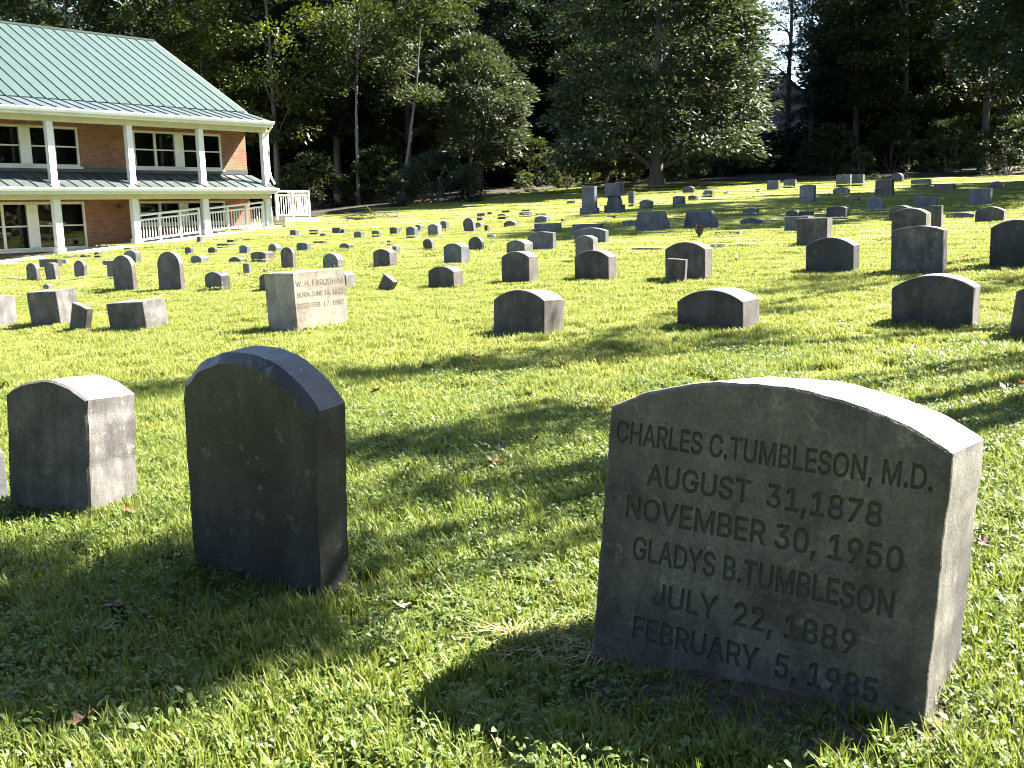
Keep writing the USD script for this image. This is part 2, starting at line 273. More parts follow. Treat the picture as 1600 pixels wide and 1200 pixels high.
    # upper roof: steep slope of standing-seam panels, shallower porch eave, lower porch roof
    def seam_roof(name, p0, p1, x0, x1, step, mats, thick=0.05, rib=0.035):
        r = UsdGeom.Xform.Define(stage, numbered(f'{b.GetPath()}/{name}')).GetPrim()
        p0, p1 = np.array(p0, float), np.array(p1, float)      # (y, z) eave and top
        d = p1 - p0; ln = np.linalg.norm(d); d /= ln; nrm = np.array([-d[1], d[0]])
        if nrm[1] < 0: nrm = -nrm
        n = int(round((x1 - x0) / step)); st = (x1 - x0) / n
        for k in range(n):
            a, c = x0 + k * st, x0 + (k + 1) * st
            prof = [(a + .002, -thick), (c - .002, -thick), (c - .002, 0.0), (a + 0.03, 0.0), (a + 0.03, rib), (a + .002, rib)]
            e = trimesh.creation.extrude_polygon(Polygon(prof), ln, engine='earcut')
            M = np.eye(4); M[:3, 0] = (1, 0, 0); M[:3, 1] = (0, nrm[0], nrm[1]); M[:3, 2] = (0, d[0], d[1]); M[:3, 3] = (0, p0[0], p0[1])
            e.apply_transform(M); e.fix_normals()
            obj('roof_panel', e, mats[(k * 7 + k // 3) % len(mats)], r)
        return r
    seam_roof('main_roof', (1.30, 6.19), (8.0, 9.95), -W - 0.4, 0.15, 0.48, green)
    seam_roof('rear_roof', (15.3, 5.9), (8.1, 9.92), -W - 0.4, 0.15, 1.9, green)
    seam_roof('porch_eave_roof', (-0.46, 5.65), (1.28, 6.15), -W - 0.4, 0.18, 0.48, dull)
    seam_roof('porch_roof', (-0.46, 2.93), (ty - 0.01, 3.54), -W - 0.4, 0.18, 0.48, dull)
    obj('ridge_cap', bx(-W - 0.42, 0.17, 7.95, 8.15, 9.95, 10.03), green[0], b)
    rk = tube([(0.18, 1.25, 6.09), (0.18, 8.0, 9.88)], [0.09, 0.09], 4); obj('rake_trim', rk, white, b)
    # flashing band where the porch roof meets the wall
    obj('flashing', bx(-W, 0.0, ty - 0.03, ty - 0.004, 3.56, 3.74), dull[1], b)
    for z in (5.65, 2.93):
        prof = Polygon([(0, 0), (-0.10, 0), (-0.13, -0.05), (-0.09, -0.13), (0, -0.14)])
        gt = trimesh.creation.extrude_polygon(prof, W + 0.66, engine='earcut')
        gt.apply_transform(np.array([[0, 0, 1, -W - 0.45], [1, 0, 0, -0.47], [0, 1, 0, z - 0.01], [0, 0, 0, 1.0]])); gt.fix_normals()
        obj('gutter', gt, white, b)
        obj('fascia', bx(-W - 0.4, 0.19, -0.468, -0.44, z - 0.25, z - 0.06), white, b)
        obj('soffit', bx(-W - 0.4, 0.18, -0.437, ty - 0.004, z - 0.24, z - 0.20), cream, b)
        obj('porch_beam', bx(-W - 0.4, 0.14, -0.14, 0.14, z - 0.42, z - 0.243), cream, b)
    # columns and downspout
    for x in (0.0, -3.05, -6.1, -9.12, -12.2, -15.2, -18.3):
        c = 0.115
        up = cat([bx(x - c, x + c, -c, c, 3.08, 5.227), bx(x - c - .03, x + c + .03, -c - .03, c + .03, 3.02, 3.17)])
        obj('column', up, white, b)
        lo = gz(x, 0) - 0.3
        obj('column', cat([bx(x - c - .01, x + c + .01, -c - .01, c + .01, lo, 2.507), bx(x - c - .05, x + c + .05, -c - .05, c + .05, lo, gz(x, 0) + 0.28)]), white, b)
    ds = tube([(0.15, -0.50, 5.53), (0.17, -0.30, 5.35), (0.19, -0.08, 5.18), (0.19, -0.08, 3.45), (0.20, -0.15, 3.32), (0.14, -0.40, 3.10)], [0.05] * 6, 6)
    obj('downspout', ds, white, b)
    # wall lamp
    lamp = cat([trimesh.creation.cylinder(0.06, 0.05, sections=10, transform=trimesh.transformations.rotation_matrix(math.pi / 2, [1, 0, 0], [0, 0, 0])), ])
    lamp.apply_translation([-6.07, ty - 0.03, 2.30])
    cone = trimesh.creation.cone(0.10, 0.16, sections=12); cone.apply_translation([-6.07, ty - 0.14, 2.20])
    obj('wall_lamp', cat([lamp, cone, bx(-6.09, -6.05, ty - 0.14, ty - 0.03, 2.31, 2.34)]), bronze, b)
    # slab edge that climbs with the ground, and the ramp with its rail
    xs2 = np.linspace(-W, 0.6, 24); top = [gz(x, 0) + 0.08 for x in xs2]
    V = []; F = []
    for x, z in zip(xs2, top): V += [(x, -0.28, z - 0.6), (x, -0.28, z), (x, ty + 0.003, z + 0.03), (x, ty + 0.003, z - 0.6)]
    for i in range(len(xs2) - 1):
        for j in range(4): F += [[4 * i + j, 4 * i + (j + 1) % 4, 4 * i + 4 + (j + 1) % 4], [4 * i + j, 4 * i + 4 + (j + 1) % 4, 4 * i + 4 + j]]
    F += [[0, 1, 2], [0, 2, 3]]; k = 4 * (len(xs2) - 1); F += [[k, k + 2, k + 1], [k, k + 3, k + 2]]
    sl = trimesh.Trimesh(np.array(V), np.array(F)); sl.fix_normals(); obj('porch_slab', sl, concrete, b)
    def railing(x0, x1, zb0, zb1, h, y, posts, mid=True):
        r = UsdGeom.Xform.Define(stage, numbered(f'{b.GetPath()}/railing')).GetPrim()
        zb = lambda x: zb0 + (zb1 - zb0) * (x - x0) / (x1 - x0)
        def rail(off, t):
            return tube([(x0, y, zb0 + off), (x1, y, zb1 + off)], [t, t], 4)
        obj('rail', rail(h, 0.042), white, r)
        if mid: obj('rail', rail(h - 0.18, 0.034), white, r)
        obj('rail', rail(0.10, 0.04), white, r)
        for x in posts: obj('post', bx(x - 0.04, x + 0.04, y - 0.04, y + 0.04, zb(x) - 0.1, zb(x) + h + 0.03), white, r)
        n = int(abs(x1 - x0) / 0.125)
        for k in range(n + 1):
            x = x0 + (x1 - x0) * k / n
            if min(abs(x - p) for p in posts) > 0.05:
                obj('baluster', bx(x - 0.014, x + 0.014, y - 0.014, y + 0.014, zb(x) + 0.12, zb(x) + (h - 0.19 if mid else h - 0.03)), white, r)
    railing(-6.05, -3.3, gz(-6.05, 0) + 0.10, gz(-3.3, 0) + 0.12, 1.02, 0.0, (-6.0, -5.1, -4.2, -3.35))
    railing(-2.95, -0.2, gz(-2.95, 0) + 0.12, gz(-0.2, 0) + 0.13, 0.98, 0.0, (-2.9, -2.0, -1.1, -0.25))
    e0 = gz(0.8, 0)
    obj('landing', cat([bx(0.62, 2.1, -0.35, 1.2, e0 - 0.5, e0 + 0.36)]), concrete, b)
    obj('landing_step', bx(2.103, 2.5, -0.30, 1.1, e0 - 0.5, e0 + 0.30), concrete, b)
    railing(0.25, 2.0, e0 + 0.36, e0 + 0.36, 1.10, -0.28, (0.25, 1.1, 1.98))
    # the return side of the landing's rail
    r = UsdGeom.Xform.Define(stage, numbered(f'{b.GetPath()}/railing')).GetPrim()
    obj('rail', bx(1.95, 2.02, -0.22, 1.15, e0 + 1.42, e0 + 1.49), white, r); obj('rail', bx(1.95, 2.02, -0.22, 1.15, e0 + 0.45, e0 + 0.5), white, r)
    for k in range(10): obj('baluster', bx(1.97, 2.0, -0.1 + k * 0.125, -0.07 + k * 0.125, e0 + 0.5, e0 + 1.42), white, r)
building()

# ------------------------------------------------------------------ far house glimpsed between the trees
def far_house():
    p = at_depth(1222, 96); wall = noisy('pinkish_stucco', (0.40, 0.29, 0.26), (0.48, 0.36, 0.32), 2.0, 0.9); rf = noisy('dark_shingles', (0.05, 0.055, 0.065), (0.09, 0.095, 0.11), 8.0, 0.8)
    wh = simple('house_trim', (0.75, 0.75, 0.74), 0.6)
    h = thing('far_house', p, -18)
    tag(h, 'pinkish house with dark roof glimpsed in the gap between the trees', 'house')
    z = 1.3 + (339 - 205) / 1600 * 96 - p[2]
    g = trimesh.creation.extrude_polygon(Polygon([(-4.5, -1), (4.5, -1), (4.5, z), (0, z + 4.2), (-4.5, z)]), 9, engine='earcut')
    g.apply_transform(np.array([[1, 0, 0, 0], [0, 0, 1, 0], [0, 1, 0, 0], [0, 0, 0, 1.0]])); g.fix_normals(); obj('wall', g, wall, h)
    for s in (-1, 1):
        q = np.array([[0, -0.4, z + 4.32], [s * 5.0, -0.4, z - 0.35], [s * 5.0, 9.4, z - 0.35], [0, 9.4, z + 4.32]]); q2 = q + [0, 0, 0.18]
        m = trimesh.convex.convex_hull(np.vstack([q, q2])); obj('roof', m, rf, h)
    d = trimesh.creation.extrude_polygon(Polygon([(0.2, z - 2.8), (2.6, z - 2.8), (1.9, z - 0.2)]), 0.6, engine='earcut')
    d.apply_transform(np.array([[1, 0, 0, 0], [0, 0, 1, -0.65], [0, 1, 0, 0], [0, 0, 0, 1.0]])); d.fix_normals(); obj('porch_gable', d, wh, h)
    obj('window', bx(-2.2, -1.2, -0.05, -0.004, z - 2.5, z - 0.9), rf, h)
    obj('corner_post', bx(0.0, 0.5, -0.9, -0.4, -0.5, z - 2.9), wh, h); obj('corner_post', bx(2.7, 3.6, -0.9, -0.4, 0.0, z - 3.6), wh, h)
far_house()

# ------------------------------------------------------------------ gravestones
def outline(style, w, h, sink=0.15):
    """front outline of a stone, counter-clockwise from bottom left, x across and z up"""
    r = w / 2
    if style == 'flat': top = [(r, h), (0, h + 0.003), (-r, h)]
    elif style == 'clip': top = [(r, h * 0.38), (r * 0.72, h), (-r * 0.78, h), (-r * 0.93, h * 0.3)]
    elif style == 'slope': top = [(r, h * 0.93), (r * 0.2, h), (-r * 0.45, h * 0.97), (-r * 0.98, h * 0.3)]
    elif style == 'shoulder': top = [(r, h * 0.55), (r * 0.82, h * 0.8), (r * 0.3, h), (-r * 0.3, h), (-r * 0.82, h * 0.82), (-r, h * 0.55)]
    else:
        rise = {'arch': min(0.17 * w, 0.45 * h), 'low': min(0.09 * w, 0.3 * h), 'round': min(0.40 * w, 0.5 * h), 'tall': 0.42 * w}[style]
        if style in ('arch', 'low'):
            R = (r * r + rise * rise) / (2 * rise); a0 = math.asin(min(1, r / R))
            top = [(R * math.sin(a), h - R + R * math.cos(a)) for a in np.linspace(a0, -a0, 17)]
        else:
            top = [(r * math.cos(a), h - rise + rise * math.sin(a)) for a in np.linspace(0.0, math.pi, 19)]
    return np.array([(-r, -sink), (r, -sink)] + top)

def loft(P, d, bev, topbev=None, rnd=None, rough=0.0):
    """extrudes an outline along +y with bevelled front and back arrises; every ring follows the outline, inset"""
    n = len(P); e = np.roll(P, -1, 0) - P; e /= np.linalg.norm(e, axis=1, keepdims=True) + 1e-12
    nrm = np.stack([-e[:, 1], e[:, 0]], 1); nv = nrm + np.roll(nrm, 1, 0); nv /= np.maximum((nv * nrm).sum(1, keepdims=True), 0.35)
    b = np.full(n, bev)
    if topbev: b[3:-1] = topbev; b[2] = b[-1] = topbev * 0.6
    rings = [(0.0, b), (b * 0.45, b * 0.25), (b, 0 * b), (d - 0.6 * bev + 0 * b, 0 * b), (d + 0 * b, bev * 0.7 + 0 * b)]
    V = []
    for y, i in rings:
        Q = P + nv * np.asarray(i)[:, None] if np.ndim(i) else P + nv * i
        V.append(np.stack([Q[:, 0], np.broadcast_to(y, n), Q[:, 1]], 1))
    V = np.vstack(V); F = []
    for k in range(len(rings) - 1):
        for j in range(n):
            a, c = k * n + j, k * n + (j + 1) % n
            F += [[a, c, c + n], [a, c + n, a + n]]
    for base, flip in ((0, False), ((len(rings) - 1) * n, True)):
        from_tri = trimesh.creation.triangulate_polygon(Polygon(V[base:base + n][:, [0, 2]]), engine='earcut')
        tri = from_tri[1]
        # earcut keeps the outline's own vertices
        lut = {tuple(np.round(v, 9)): base + i for i, v in enumerate(V[base:base + n][:, [0, 2]])}
        for t in tri:
            idx = [lut[tuple(np.round(from_tri[0][q], 9))] for q in t]
            F.append(idx)
    m = trimesh.Trimesh(V, np.array(F), process=True); trimesh.repair.fix_normals(m)
    return m

def basis(yaw, tilt, lean):
    yaw, tilt, lean = np.radians([yaw, tilt, lean])
    b = np.array([math.sin(yaw), math.cos(yaw), 0]); a = np.array([math.cos(yaw), -math.sin(yaw), 0]); k = np.array([0, 0, 1.0])
    a2 = a * math.cos(tilt) - k * math.sin(tilt); k2 = k * math.cos(tilt) + a * math.sin(tilt)
    b2 = b * math.cos(lean) - k2 * math.sin(lean); k3 = k2 * math.cos(lean) + b * math.sin(lean)
    M = np.eye(4); M[:3, 0] = a2; M[:3, 1] = b2; M[:3, 2] = k3
    return M

def solve(fn, target, lo, hi):
    flip = fn(hi) < fn(lo)
    for _ in range(40):
        m = (lo + hi) / 2
        if (fn(m) < target) != flip: lo = m
        else: hi = m
    return (lo + hi) / 2

def pose(xl, xr, xs, yb, yt, yaw=None, tilt=0, lean=0):
    """size and place of a stone from the outline it shows: front from xl to xr, side to xs, foot at yb, top at yt"""
    yaw = float(np.interp(xr, [0, 300, 800, 1600], [29, 31, 34, 35])) if yaw is None else yaw
    FR = at(xr, yb); B = basis(yaw, 0, 0)
    w = solve(lambda v: proj(FR - B[:3, 0] * v)[0], xl, 0.02, 4.0)
    d = solve(lambda v: proj(FR + B[:3, 1] * v)[0], xs, 0.02, 3.0) if xs else 0.4 * w
    d = float(np.clip(d, max(0.10, 0.2 * w), max(0.16, min(0.6, 0.75 * w))))
    C = FR - B[:3, 0] * w / 2
    h = solve(lambda v: proj(C + np.array([0, 0, v]))[1], yt, 0.01, 4.0)
    M = basis(yaw, tilt, lean); M[:3, 3] = [C[0], C[1], min(FR[2], float(terrain(C[0], C[1])) + 0.02)]
    if abs(C[2] - M[2, 3]) > 1e-6: h += C[2] - M[2, 3]
    return M, w, h, d

G = 'gravestones set in rows over the lawn'
_smooth = 20
def stone(style, xl, xr, xs, yb, yt, mat, label, tilt=0, lean=0, yaw=None, name='gravestone', category='gravestone', group=G):
    M, w, h, d = pose(xl, xr, xs, yb, yt, yaw, tilt, lean)
    bev = min(0.012, 0.06 * w)
    P = outline(style, w, h)
    if style == 'flat' and h < 0.2: P = outline('flat', w, h, 0.1)
    p = obj(name, loft(P, d, bev), STONE[mat], smooth=_smooth); xf(p, mat=M)
    return tag(p, label, category, group)

def based(xl, xr, xs, yb, yt, mat, label, base_h=0.36, inset=0.12, style='flat', neck=None, category='gravestone', name='gravestone'):
    """a stone on a wider plinth"""
    M, w, h, d = pose(xl, xr, xs, yb, yt)
    t = thing(name, mat=M); hb = h * base_h; i = w * inset
    m = bx(-w / 2, w / 2, 0, d, -0.15, hb); obj('plinth', m, STONE[mat], t)
    z0 = hb + 0.002
    if neck:
        hn = h * neck
        obj('neck', loft(outline('clip', w * 0.78, hn, 0.0) + [0, z0], d * 0.7, 0.01).apply_translation([0, d * 0.15, 0]), STONE[mat], t)
        z0 += hn + 0.002
    P = outline(style, w - 2 * i, h - z0, 0.0) + [0, z0]
    obj('upright_slab', loft(P, max(d - 2 * i * 0.5, 0.1), 0.01).apply_translation([0, i * 0.4, 0]), STONE[mat], t, smooth=_smooth)
    return tag(t, label, category, G)

# --- the engraved stone in the foreground, with its six cut lines of lettering
def engraved():
    M = basis(34.56, 2.64, 6.48); M[:3, 3] = [0.584, 2.567, 0.023]
    w, h, d = 0.92, 0.843, 0.42; rise = 0.115; r = w / 2
    R = (r * r + rise * rise) / (2 * rise); a0 = math.asin(r / R)
    top = [(R * math.sin(a), h - R + R * math.cos(a)) for a in np.linspace(a0, -a0, 61)]
    side = lambda x: [(x, z) for z in np.linspace(-0.15, h - rise - 0.012, 40)]
    P = np.array([(-r + 0.0, -0.15)] + side(r) + top + side(-r)[::-1][:-1]); P = P[:-1] if np.allclose(P[0], P[-1]) else P
    # the arris is worn: the outline wanders by a few millimetres
    nz = meshkit.fbm(np.stack([P[:, 0] * 14, P[:, 1] * 14, 0 * P[:, 0]], 1), 4, 3) - 0.5
    cc = P - [0, 0.3]; P = P + cc / np.linalg.norm(cc, axis=1, keepdims=True) * nz[:, None] * 0.014
    body = loft(P, d, 0.009)
    rows = [('CHARLES C.TUMBLESON, M.D.', 0.631, 0.059, -0.433, 0.423), ('AUGUST  31,1878', 0.523, 0.059, -0.327, 0.314), ('NOVEMBER 30, 1950', 0.420, 0.062, -0.383, 0.375),
            ('GLADYS B.TUMBLESON', 0.306, 0.064, -0.352, 0.364), ('JULY  22, 1889', 0.190, 0.062, -0.277, 0.285), ('FEBRUARY  5, 1985', 0.081, 0.062, -0.331, 0.349)]
    man = manifold3d.Manifold(manifold3d.Mesh(body.vertices.astype(np.float32), body.faces.astype(np.uint32)))
    lines = []
    for k, (s, v, ch, u0, u1) in enumerate(rows):
        t = meshkit.text_mesh(s, ch, 0.012, bold=True); t.merge_vertices()
        lo, hi = t.bounds; V = t.vertices.copy(); V[:, 0] = u0 + (V[:, 0] - lo[0]) / (hi[0] - lo[0]) * (u1 - u0); V[:, 1] = v + V[:, 1]
        t = trimesh.Trimesh(np.stack([V[:, 0], 0.006 - V[:, 2], V[:, 1]], 1), t.faces, process=False)
        parts = [q for q in t.split(only_watertight=False)]
        for q in parts:
            q.fix_normals()
            mm = manifold3d.Manifold(manifold3d.Mesh(q.vertices.astype(np.float32), q.faces.astype(np.uint32)))
            if mm.status() == manifold3d.Error.NoError and mm.volume() > 0: man = man - mm
        floor = t.copy(); fv = floor.vertices.copy(); fv[:, 1] = np.where(fv[:, 1] > 0, 0.0075, 0.0045); floor.vertices = fv
        isl = sorted(floor.split(only_watertight=False), key=lambda q: q.bounds[0][0]); word = [isl[0]]
        for q in isl[1:]:
            if q.bounds[0][0] - max(w_.bounds[1][0] for w_ in word) > 0.35 * ch: lines.append(cat(word)); word = []
            word.append(q)
        lines.append(cat(word))
    t = thing('engraved_gravestone', mat=M)
    obj('stone_body', man, STONE['engraved'], t, smooth=18)
    for f in lines: obj('lettering', f, letter_dark, t)
    tag(t, 'large arched grey gravestone with six engraved lines of names and dates, right foreground', 'gravestone', G)
engraved()

# --- the two other near stones
def near_stone(name, q, rise, mat, label, topbev, bev, seed, arch=True):
    x, y, z, yaw, tilt, lean, w, h, d = q
    M = basis(yaw, tilt, lean); M[:3, 3] = [x, y, z]; r = w / 2; H = h + rise
    R = (r * r + rise * rise) / (2 * rise); a0 = math.asin(min(1, r / R))
    top = [(R * math.sin(a), H - R + R * math.cos(a)) for a in np.linspace(a0, -a0, 41)]
    side = lambda x: [(x, z) for z in np.linspace(-0.18, h - 0.01, 30)]
    P = np.array([(-r, -0.18)] + side(r) + top + side(-r)[::-1][:-1])
    nz = meshkit.fbm(np.stack([P[:, 0] * 16, P[:, 1] * 16, 0 * P[:, 0] + seed], 1), 4, 5) - 0.5
    cc = P - [0, 0.3]; P = P + cc / np.linalg.norm(cc, axis=1, keepdims=True) * nz[:, None] * 0.014
    n = len(P)
    m = loft2(P, d, bev, topbev, h)
    p = obj(name, m, STONE[mat], smooth=28); xf(p, mat=M); return tag(p, label, 'gravestone', G)

def loft2(P, d, bev, topbev, hs):
    n = len(P); e = np.roll(P, -1, 0) - P; e /= np.linalg.norm(e, axis=1, keepdims=True) + 1e-12
    c = P.mean(0); nv = np.stack([-e[:, 1], e[:, 0]], 1); nv = nv + np.roll(nv, 1, 0); nv /= np.maximum(np.linalg.norm(nv, axis=1, keepdims=True), 1e-9)
    f = np.clip((P[:, 1] - (hs - 0.06)) / 0.08, 0, 1); b = bev + (topbev - bev) * f
    rings = [(0 * b, b), (b * 0.95, 0.10 * b), (b * 1.05, 0 * b)] + [(d * s + 0 * b, 0 * b) for s in (0.45, 0.7)] + [(d - bev + 0 * b, 0 * b), (d + 0 * b, bev + 0 * b)]
    V = np.vstack([np.stack([P[:, 0] + nv[:, 0] * i, y, P[:, 1] + nv[:, 1] * i], 1) for y, i in rings]); F = []
    for k in range(len(rings) - 1):
        for j in range(n):
            a, q = k * n + j, k * n + (j + 1) % n
            F += [[a, q, q + n], [a, q + n, a + n]]
    for base in (0, (len(rings) - 1) * n):
        ci = len(V); V = np.vstack([V, V[base:base + n].mean(0)])
        F += [[base + j, base + (j + 1) % n, ci] for j in range(n)]
    m = trimesh.Trimesh(V, np.array(F), process=True); trimesh.repair.fix_normals(m); return m

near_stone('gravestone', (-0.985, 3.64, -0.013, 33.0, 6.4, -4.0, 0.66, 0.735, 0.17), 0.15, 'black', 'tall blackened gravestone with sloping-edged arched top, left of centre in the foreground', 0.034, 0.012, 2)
near_stone('gravestone', (-2.249, 4.78, -0.033, 23.0, 1.0, 4.0, 0.515, 0.566, 0.32), 0.085, 'silver', 'short thick arched stone with a pale sunlit side, left of the tall blackened stone', 0.010, 0.010, 9)

# --- the block lettered on its sunny side
def lettered_block():
    M, w, h, d = pose(420, 465, 546, 519, 427, yaw=46)
    FR0 = at(465, 519); d = solve(lambda v: proj(FR0 + basis(46, 0, 0)[:3, 1] * v)[0], 545, 0.1, 1.6)
    M = basis(46, -1.2, -0.9) ; FR = at(465, 519); M[:3, 3] = [*(FR - basis(46, 0, 0)[:3, 0] * w / 2)[:2], FR[2]]
    t = thing('lettered_gravestone', mat=M)
    obj('stone_body', loft(outline('flat', w, h), d, 0.006), STONE['pale'], t, smooth=_smooth)
    for s, z, ch, y0, y1 in (('W. H. FARQUHAR', 0.755 * h, 0.105 * h, 0.04, 0.97), ('BORN JUNE 14, 1813.', 0.575 * h, 0.085 * h, 0.06, 0.97), ('DIED FEB. 17, 1887.', 0.385 * h, 0.085 * h, 0.05, 0.98)):
        q = meshkit.text_mesh(s, ch, 0.003); lo, hi = q.bounds; V = q.vertices.copy()
        yy = y0 * d + (V[:, 0] - lo[0]) / (hi[0] - lo[0]) * (y1 - y0) * d * 0.99
        obj('lettering', trimesh.Trimesh(np.stack([w / 2 + V[:, 2] - 0.0015, yy, z + V[:, 1]], 1), q.faces, process=False), letter_tan, t)
    tag(t, 'pale square-topped block with three brown lines of lettering on its sunlit side', 'gravestone', G)
lettered_block()

S = stone
# first full rows
S('arch', 771, 850, 882, 523, 453, 'brown', 'leaning arched stone, nearest of the centre row, with a pinkish lit side', lean=3)
S('arch', 1058, 1161, 1187, 516, 453, 'brown', 'low wide arched stone with brilliantly lit top, right of the leaning centre stone', tilt=-1)
S('arch', 1392, 1519, 1531, 513, 430, 'brown', 'broad arched stone with thin white rim, nearest of those at the right', tilt=-1)
S('arch', 1575, 1668, 1680, 532, 446, 'brown', 'dark leaning stone cut off by the right edge, nearest of that side', tilt=7)
S('arch', -80, -12, 9, 792, 690, 'blue', 'bluish stone cut off by the left edge beside the short thick stone')
# blocks at the left
S('flat', 49, 95, 128, 510, 456, 'silver', 'large square block with white top, nearest the left edge but one', lean=-3, tilt=-2, yaw=29)
S('flat', 172, 229, 265, 517, 473, 'silver', 'wide square block with white top, right of the small tilted slab', lean=-3, tilt=-3, yaw=29)
S('flat', 108, 131, 134, 518, 476, 'brown', 'small thin slab tilted to the right between two square blocks', tilt=17)
S('flat', -52, -10, 28, 511, 464, 'grey', 'pale block cut off by the left edge beside the large square block', yaw=29)
S('arch', 67, 76, 83, 452, 444, 'grey', 'tiny stone just showing above the large square block')
S('arch', 405.5, 432, 446, 453, 427, 'brown', 'dark arched stone half hidden behind the left of the lettered block')
S('flat', 411, 420, 424, 425, 420.5, 'white', 'little white marker lying above the lettered block')
S('arch', 518, 541, 558, 451, 425, 'grey', 'pale arched stone just behind the right of the lettered block')
S('flat', 590, 608, 611, 453, 431, 'brown', 'small square slab leaning steeply right, alone in front of the lawn', tilt=33)
S('arch', 669.5, 709, 724, 450, 416, 'brown', 'thick arched stone with white top, right of the steeply leaning slab')
S('arch', 784, 827, 842, 442, 393, 'brown', 'upright arched stone left of centre, front one of a close pair')
S('arch', 792, 820, 834, 411, 375, 'silver', 'streaky arched stone peeping over the upright arched stone at centre')
S('arch', 898, 951, 964, 438, 391, 'brown', 'upright arched stone right of centre, pale right edge, front of a pair')
S('arch', 899, 927, 935, 409, 368, 'grey', 'narrow arched stone with lit edge behind the upright right-of-centre stone')
S('arch', 1039, 1101.5, 1113, 437, 378, 'brown', 'tall arched stone with a small slab leaning against its front')
S('flat', 1040, 1069, 1072, 442, 405, 'brown', 'small slab with a lit edge leaning before a tall arched stone', tilt=4, yaw=27)
S('arch', 1258.5, 1333, 1342.5, 426, 371, 'black', 'dark arched stone with a white right edge, front of the right group')
S('flat', 1244, 1292, 1300, 384, 341, 'brown', 'square-topped stone with white top and side behind a dark arched stone')
S('flat', 1225, 1262, 1272, 362, 338, 'blue', 'bluish square stone peeping out left of the square-topped one')
S('low', 1391, 1472, 1479, 427, 353, 'silver', 'tall broad streaky stone with low arch, front of a stack of three')
S('arch', 1392, 1446, 1453, 373, 325, 'brown', 'arched stone with a curved white rim behind the tall broad streaky stone')
S('arch', 1389, 1421, 1427, 345, 321, 'black', 'dark arched stone hidden behind the one with curved white rim')
S('flat', 1454, 1470, 1474.5, 358, 321, 'brown', 'narrow upright post-like stone with white top, right of the rimmed stone')
S('arch', 1545, 1626, 1633, 420, 343, 'black', 'big dark arched stone cut off by the right edge')
S('arch', 1523, 1568, 1572, 347, 323, 'brown', 'low brown stone with curved white rim at the right above the big dark one')
S('low', 1477, 1522, 1527, 341, 332, 'blue', 'low dark curved stone left of the low brown rimmed stone')
S('flat', 1513, 1547, 1550, 321, 295, 'blue', 'square dark bluish slab in the shade near the right edge')
S('round', 1547, 1567, 1570, 294, 283, 'brown', 'small rounded stone on the sunny bank by the right edge')
S('flat', 1569, 1572, 1573, 273, 266, 'white', 'small white post at the top edge of the lawn, far right', name='marker_post', category='marker post')
S('flat', 1458, 1489, 1493, 297, 287, 'brown', 'wide low dark slab on the sunny bank at the upper right')
S('flat', 1423, 1452, 1455.5, 292, 280, 'blue', 'low slab neatly outlined by a white lit rim at the top right')
S('round', 1392, 1409, 1412, 285, 270, 'black', 'shadowy round-topped stone under the trees, left of the outlined low slab')
S('flat', 1428, 1462, 1465, 324, 307, 'blue', 'square dark stone in shade behind the narrow post-like stone')
based(1366, 1394, 1397.5, 307, 281, 'brown', 'tall dark slab on a plinth with a white right edge, upper right lawn', 0.46, 0.03)
S('shoulder', 1353, 1379, 1382, 329, 308, 'blue', 'dark stone with stepped shoulders below the slab on a plinth')
S('flat', 1315.5, 1341, 1343, 315, 310, 'brown', 'thin low dark slab lying alone on the bright upper lawn')
S('arch', 1301, 1325, 1328, 303.5, 292, 'grey', 'low arched stone with a pale upper edge before the bluish pair')
S('flat', 1306, 1328, 1331, 291, 273, 'blue', 'left one of two bluish slabs standing under the right-hand trees')
S('flat', 1330, 1348, 1351, 290, 273, 'blue', 'right one of two bluish slabs standing under the right-hand trees')
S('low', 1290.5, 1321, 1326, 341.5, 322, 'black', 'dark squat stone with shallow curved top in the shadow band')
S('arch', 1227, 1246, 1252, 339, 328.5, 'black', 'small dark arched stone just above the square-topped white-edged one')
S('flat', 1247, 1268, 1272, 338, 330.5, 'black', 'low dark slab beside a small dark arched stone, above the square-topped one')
based(1248, 1271.5, 1275.5, 318, 288, 'grey', 'arched stone on a stepped base with a white right edge, upper lawn', 0.33, 0.03, 'low')
S('flat', 1198, 1216, 1219, 296, 282, 'blue', 'left bluish slab of the pair below the gap in the trees')
S('flat', 1224, 1242, 1245, 293, 281, 'blue', 'right bluish slab of the pair below the gap in the trees')
S('flat', 1180, 1187, 1189, 300, 295, 'white', 'tiny white marker left of the bluish pair under the gap')
S('low', 1160, 1181, 1186, 335, 325, 'blue', 'low stone with bright sloping top, alone on the sunlit upper lawn')
S('arch', 1156, 1188, 1192, 350, 340, 'blue', 'low bluish arched stone in the shadow band right of the two clipped stones')
S('flat', 1110, 1174, 1187, 385.5, 381, 'white', 'long flat ledger stone lying in the sun, right of centre')
S('flat', 1117, 1155, 1164, 366.5, 361.5, 'grey', 'long flat pinkish slab at the lower edge of the shadow band')
S('flat', 986, 1038, 1043, 389.5, 387, 'white', 'thin pale kerb stone lying left of the tall arched stone')
S('clip', 991, 1042, 1045, 361, 330, 'blue', 'left one of two big bluish stones with clipped corners')
S('clip', 1067, 1118, 1121, 356, 329.5, 'blue', 'right one of two big bluish stones with clipped corners')
S('arch', 999, 1016, 1021.5, 325, 312, 'blue', 'small arched stone with a lit edge left of the big tree trunk')
S('low', 1051, 1066, 1075, 322.5, 306, 'grey', 'squat stone with a shining white top right of the big tree trunk')
S('slope', 1096, 1113, 1117.5, 307.5, 297, 'blue', 'slant-faced stone with a sunlit end right of the big trunk')
S('low', 1075, 1087, 1091, 312, 305, 'black', 'dark low stone between the squat stone and the slant-faced stone')
S('low', 1131, 1139, 1144, 304.5, 300, 'white', 'small white-topped stone right of the slant-faced stone')
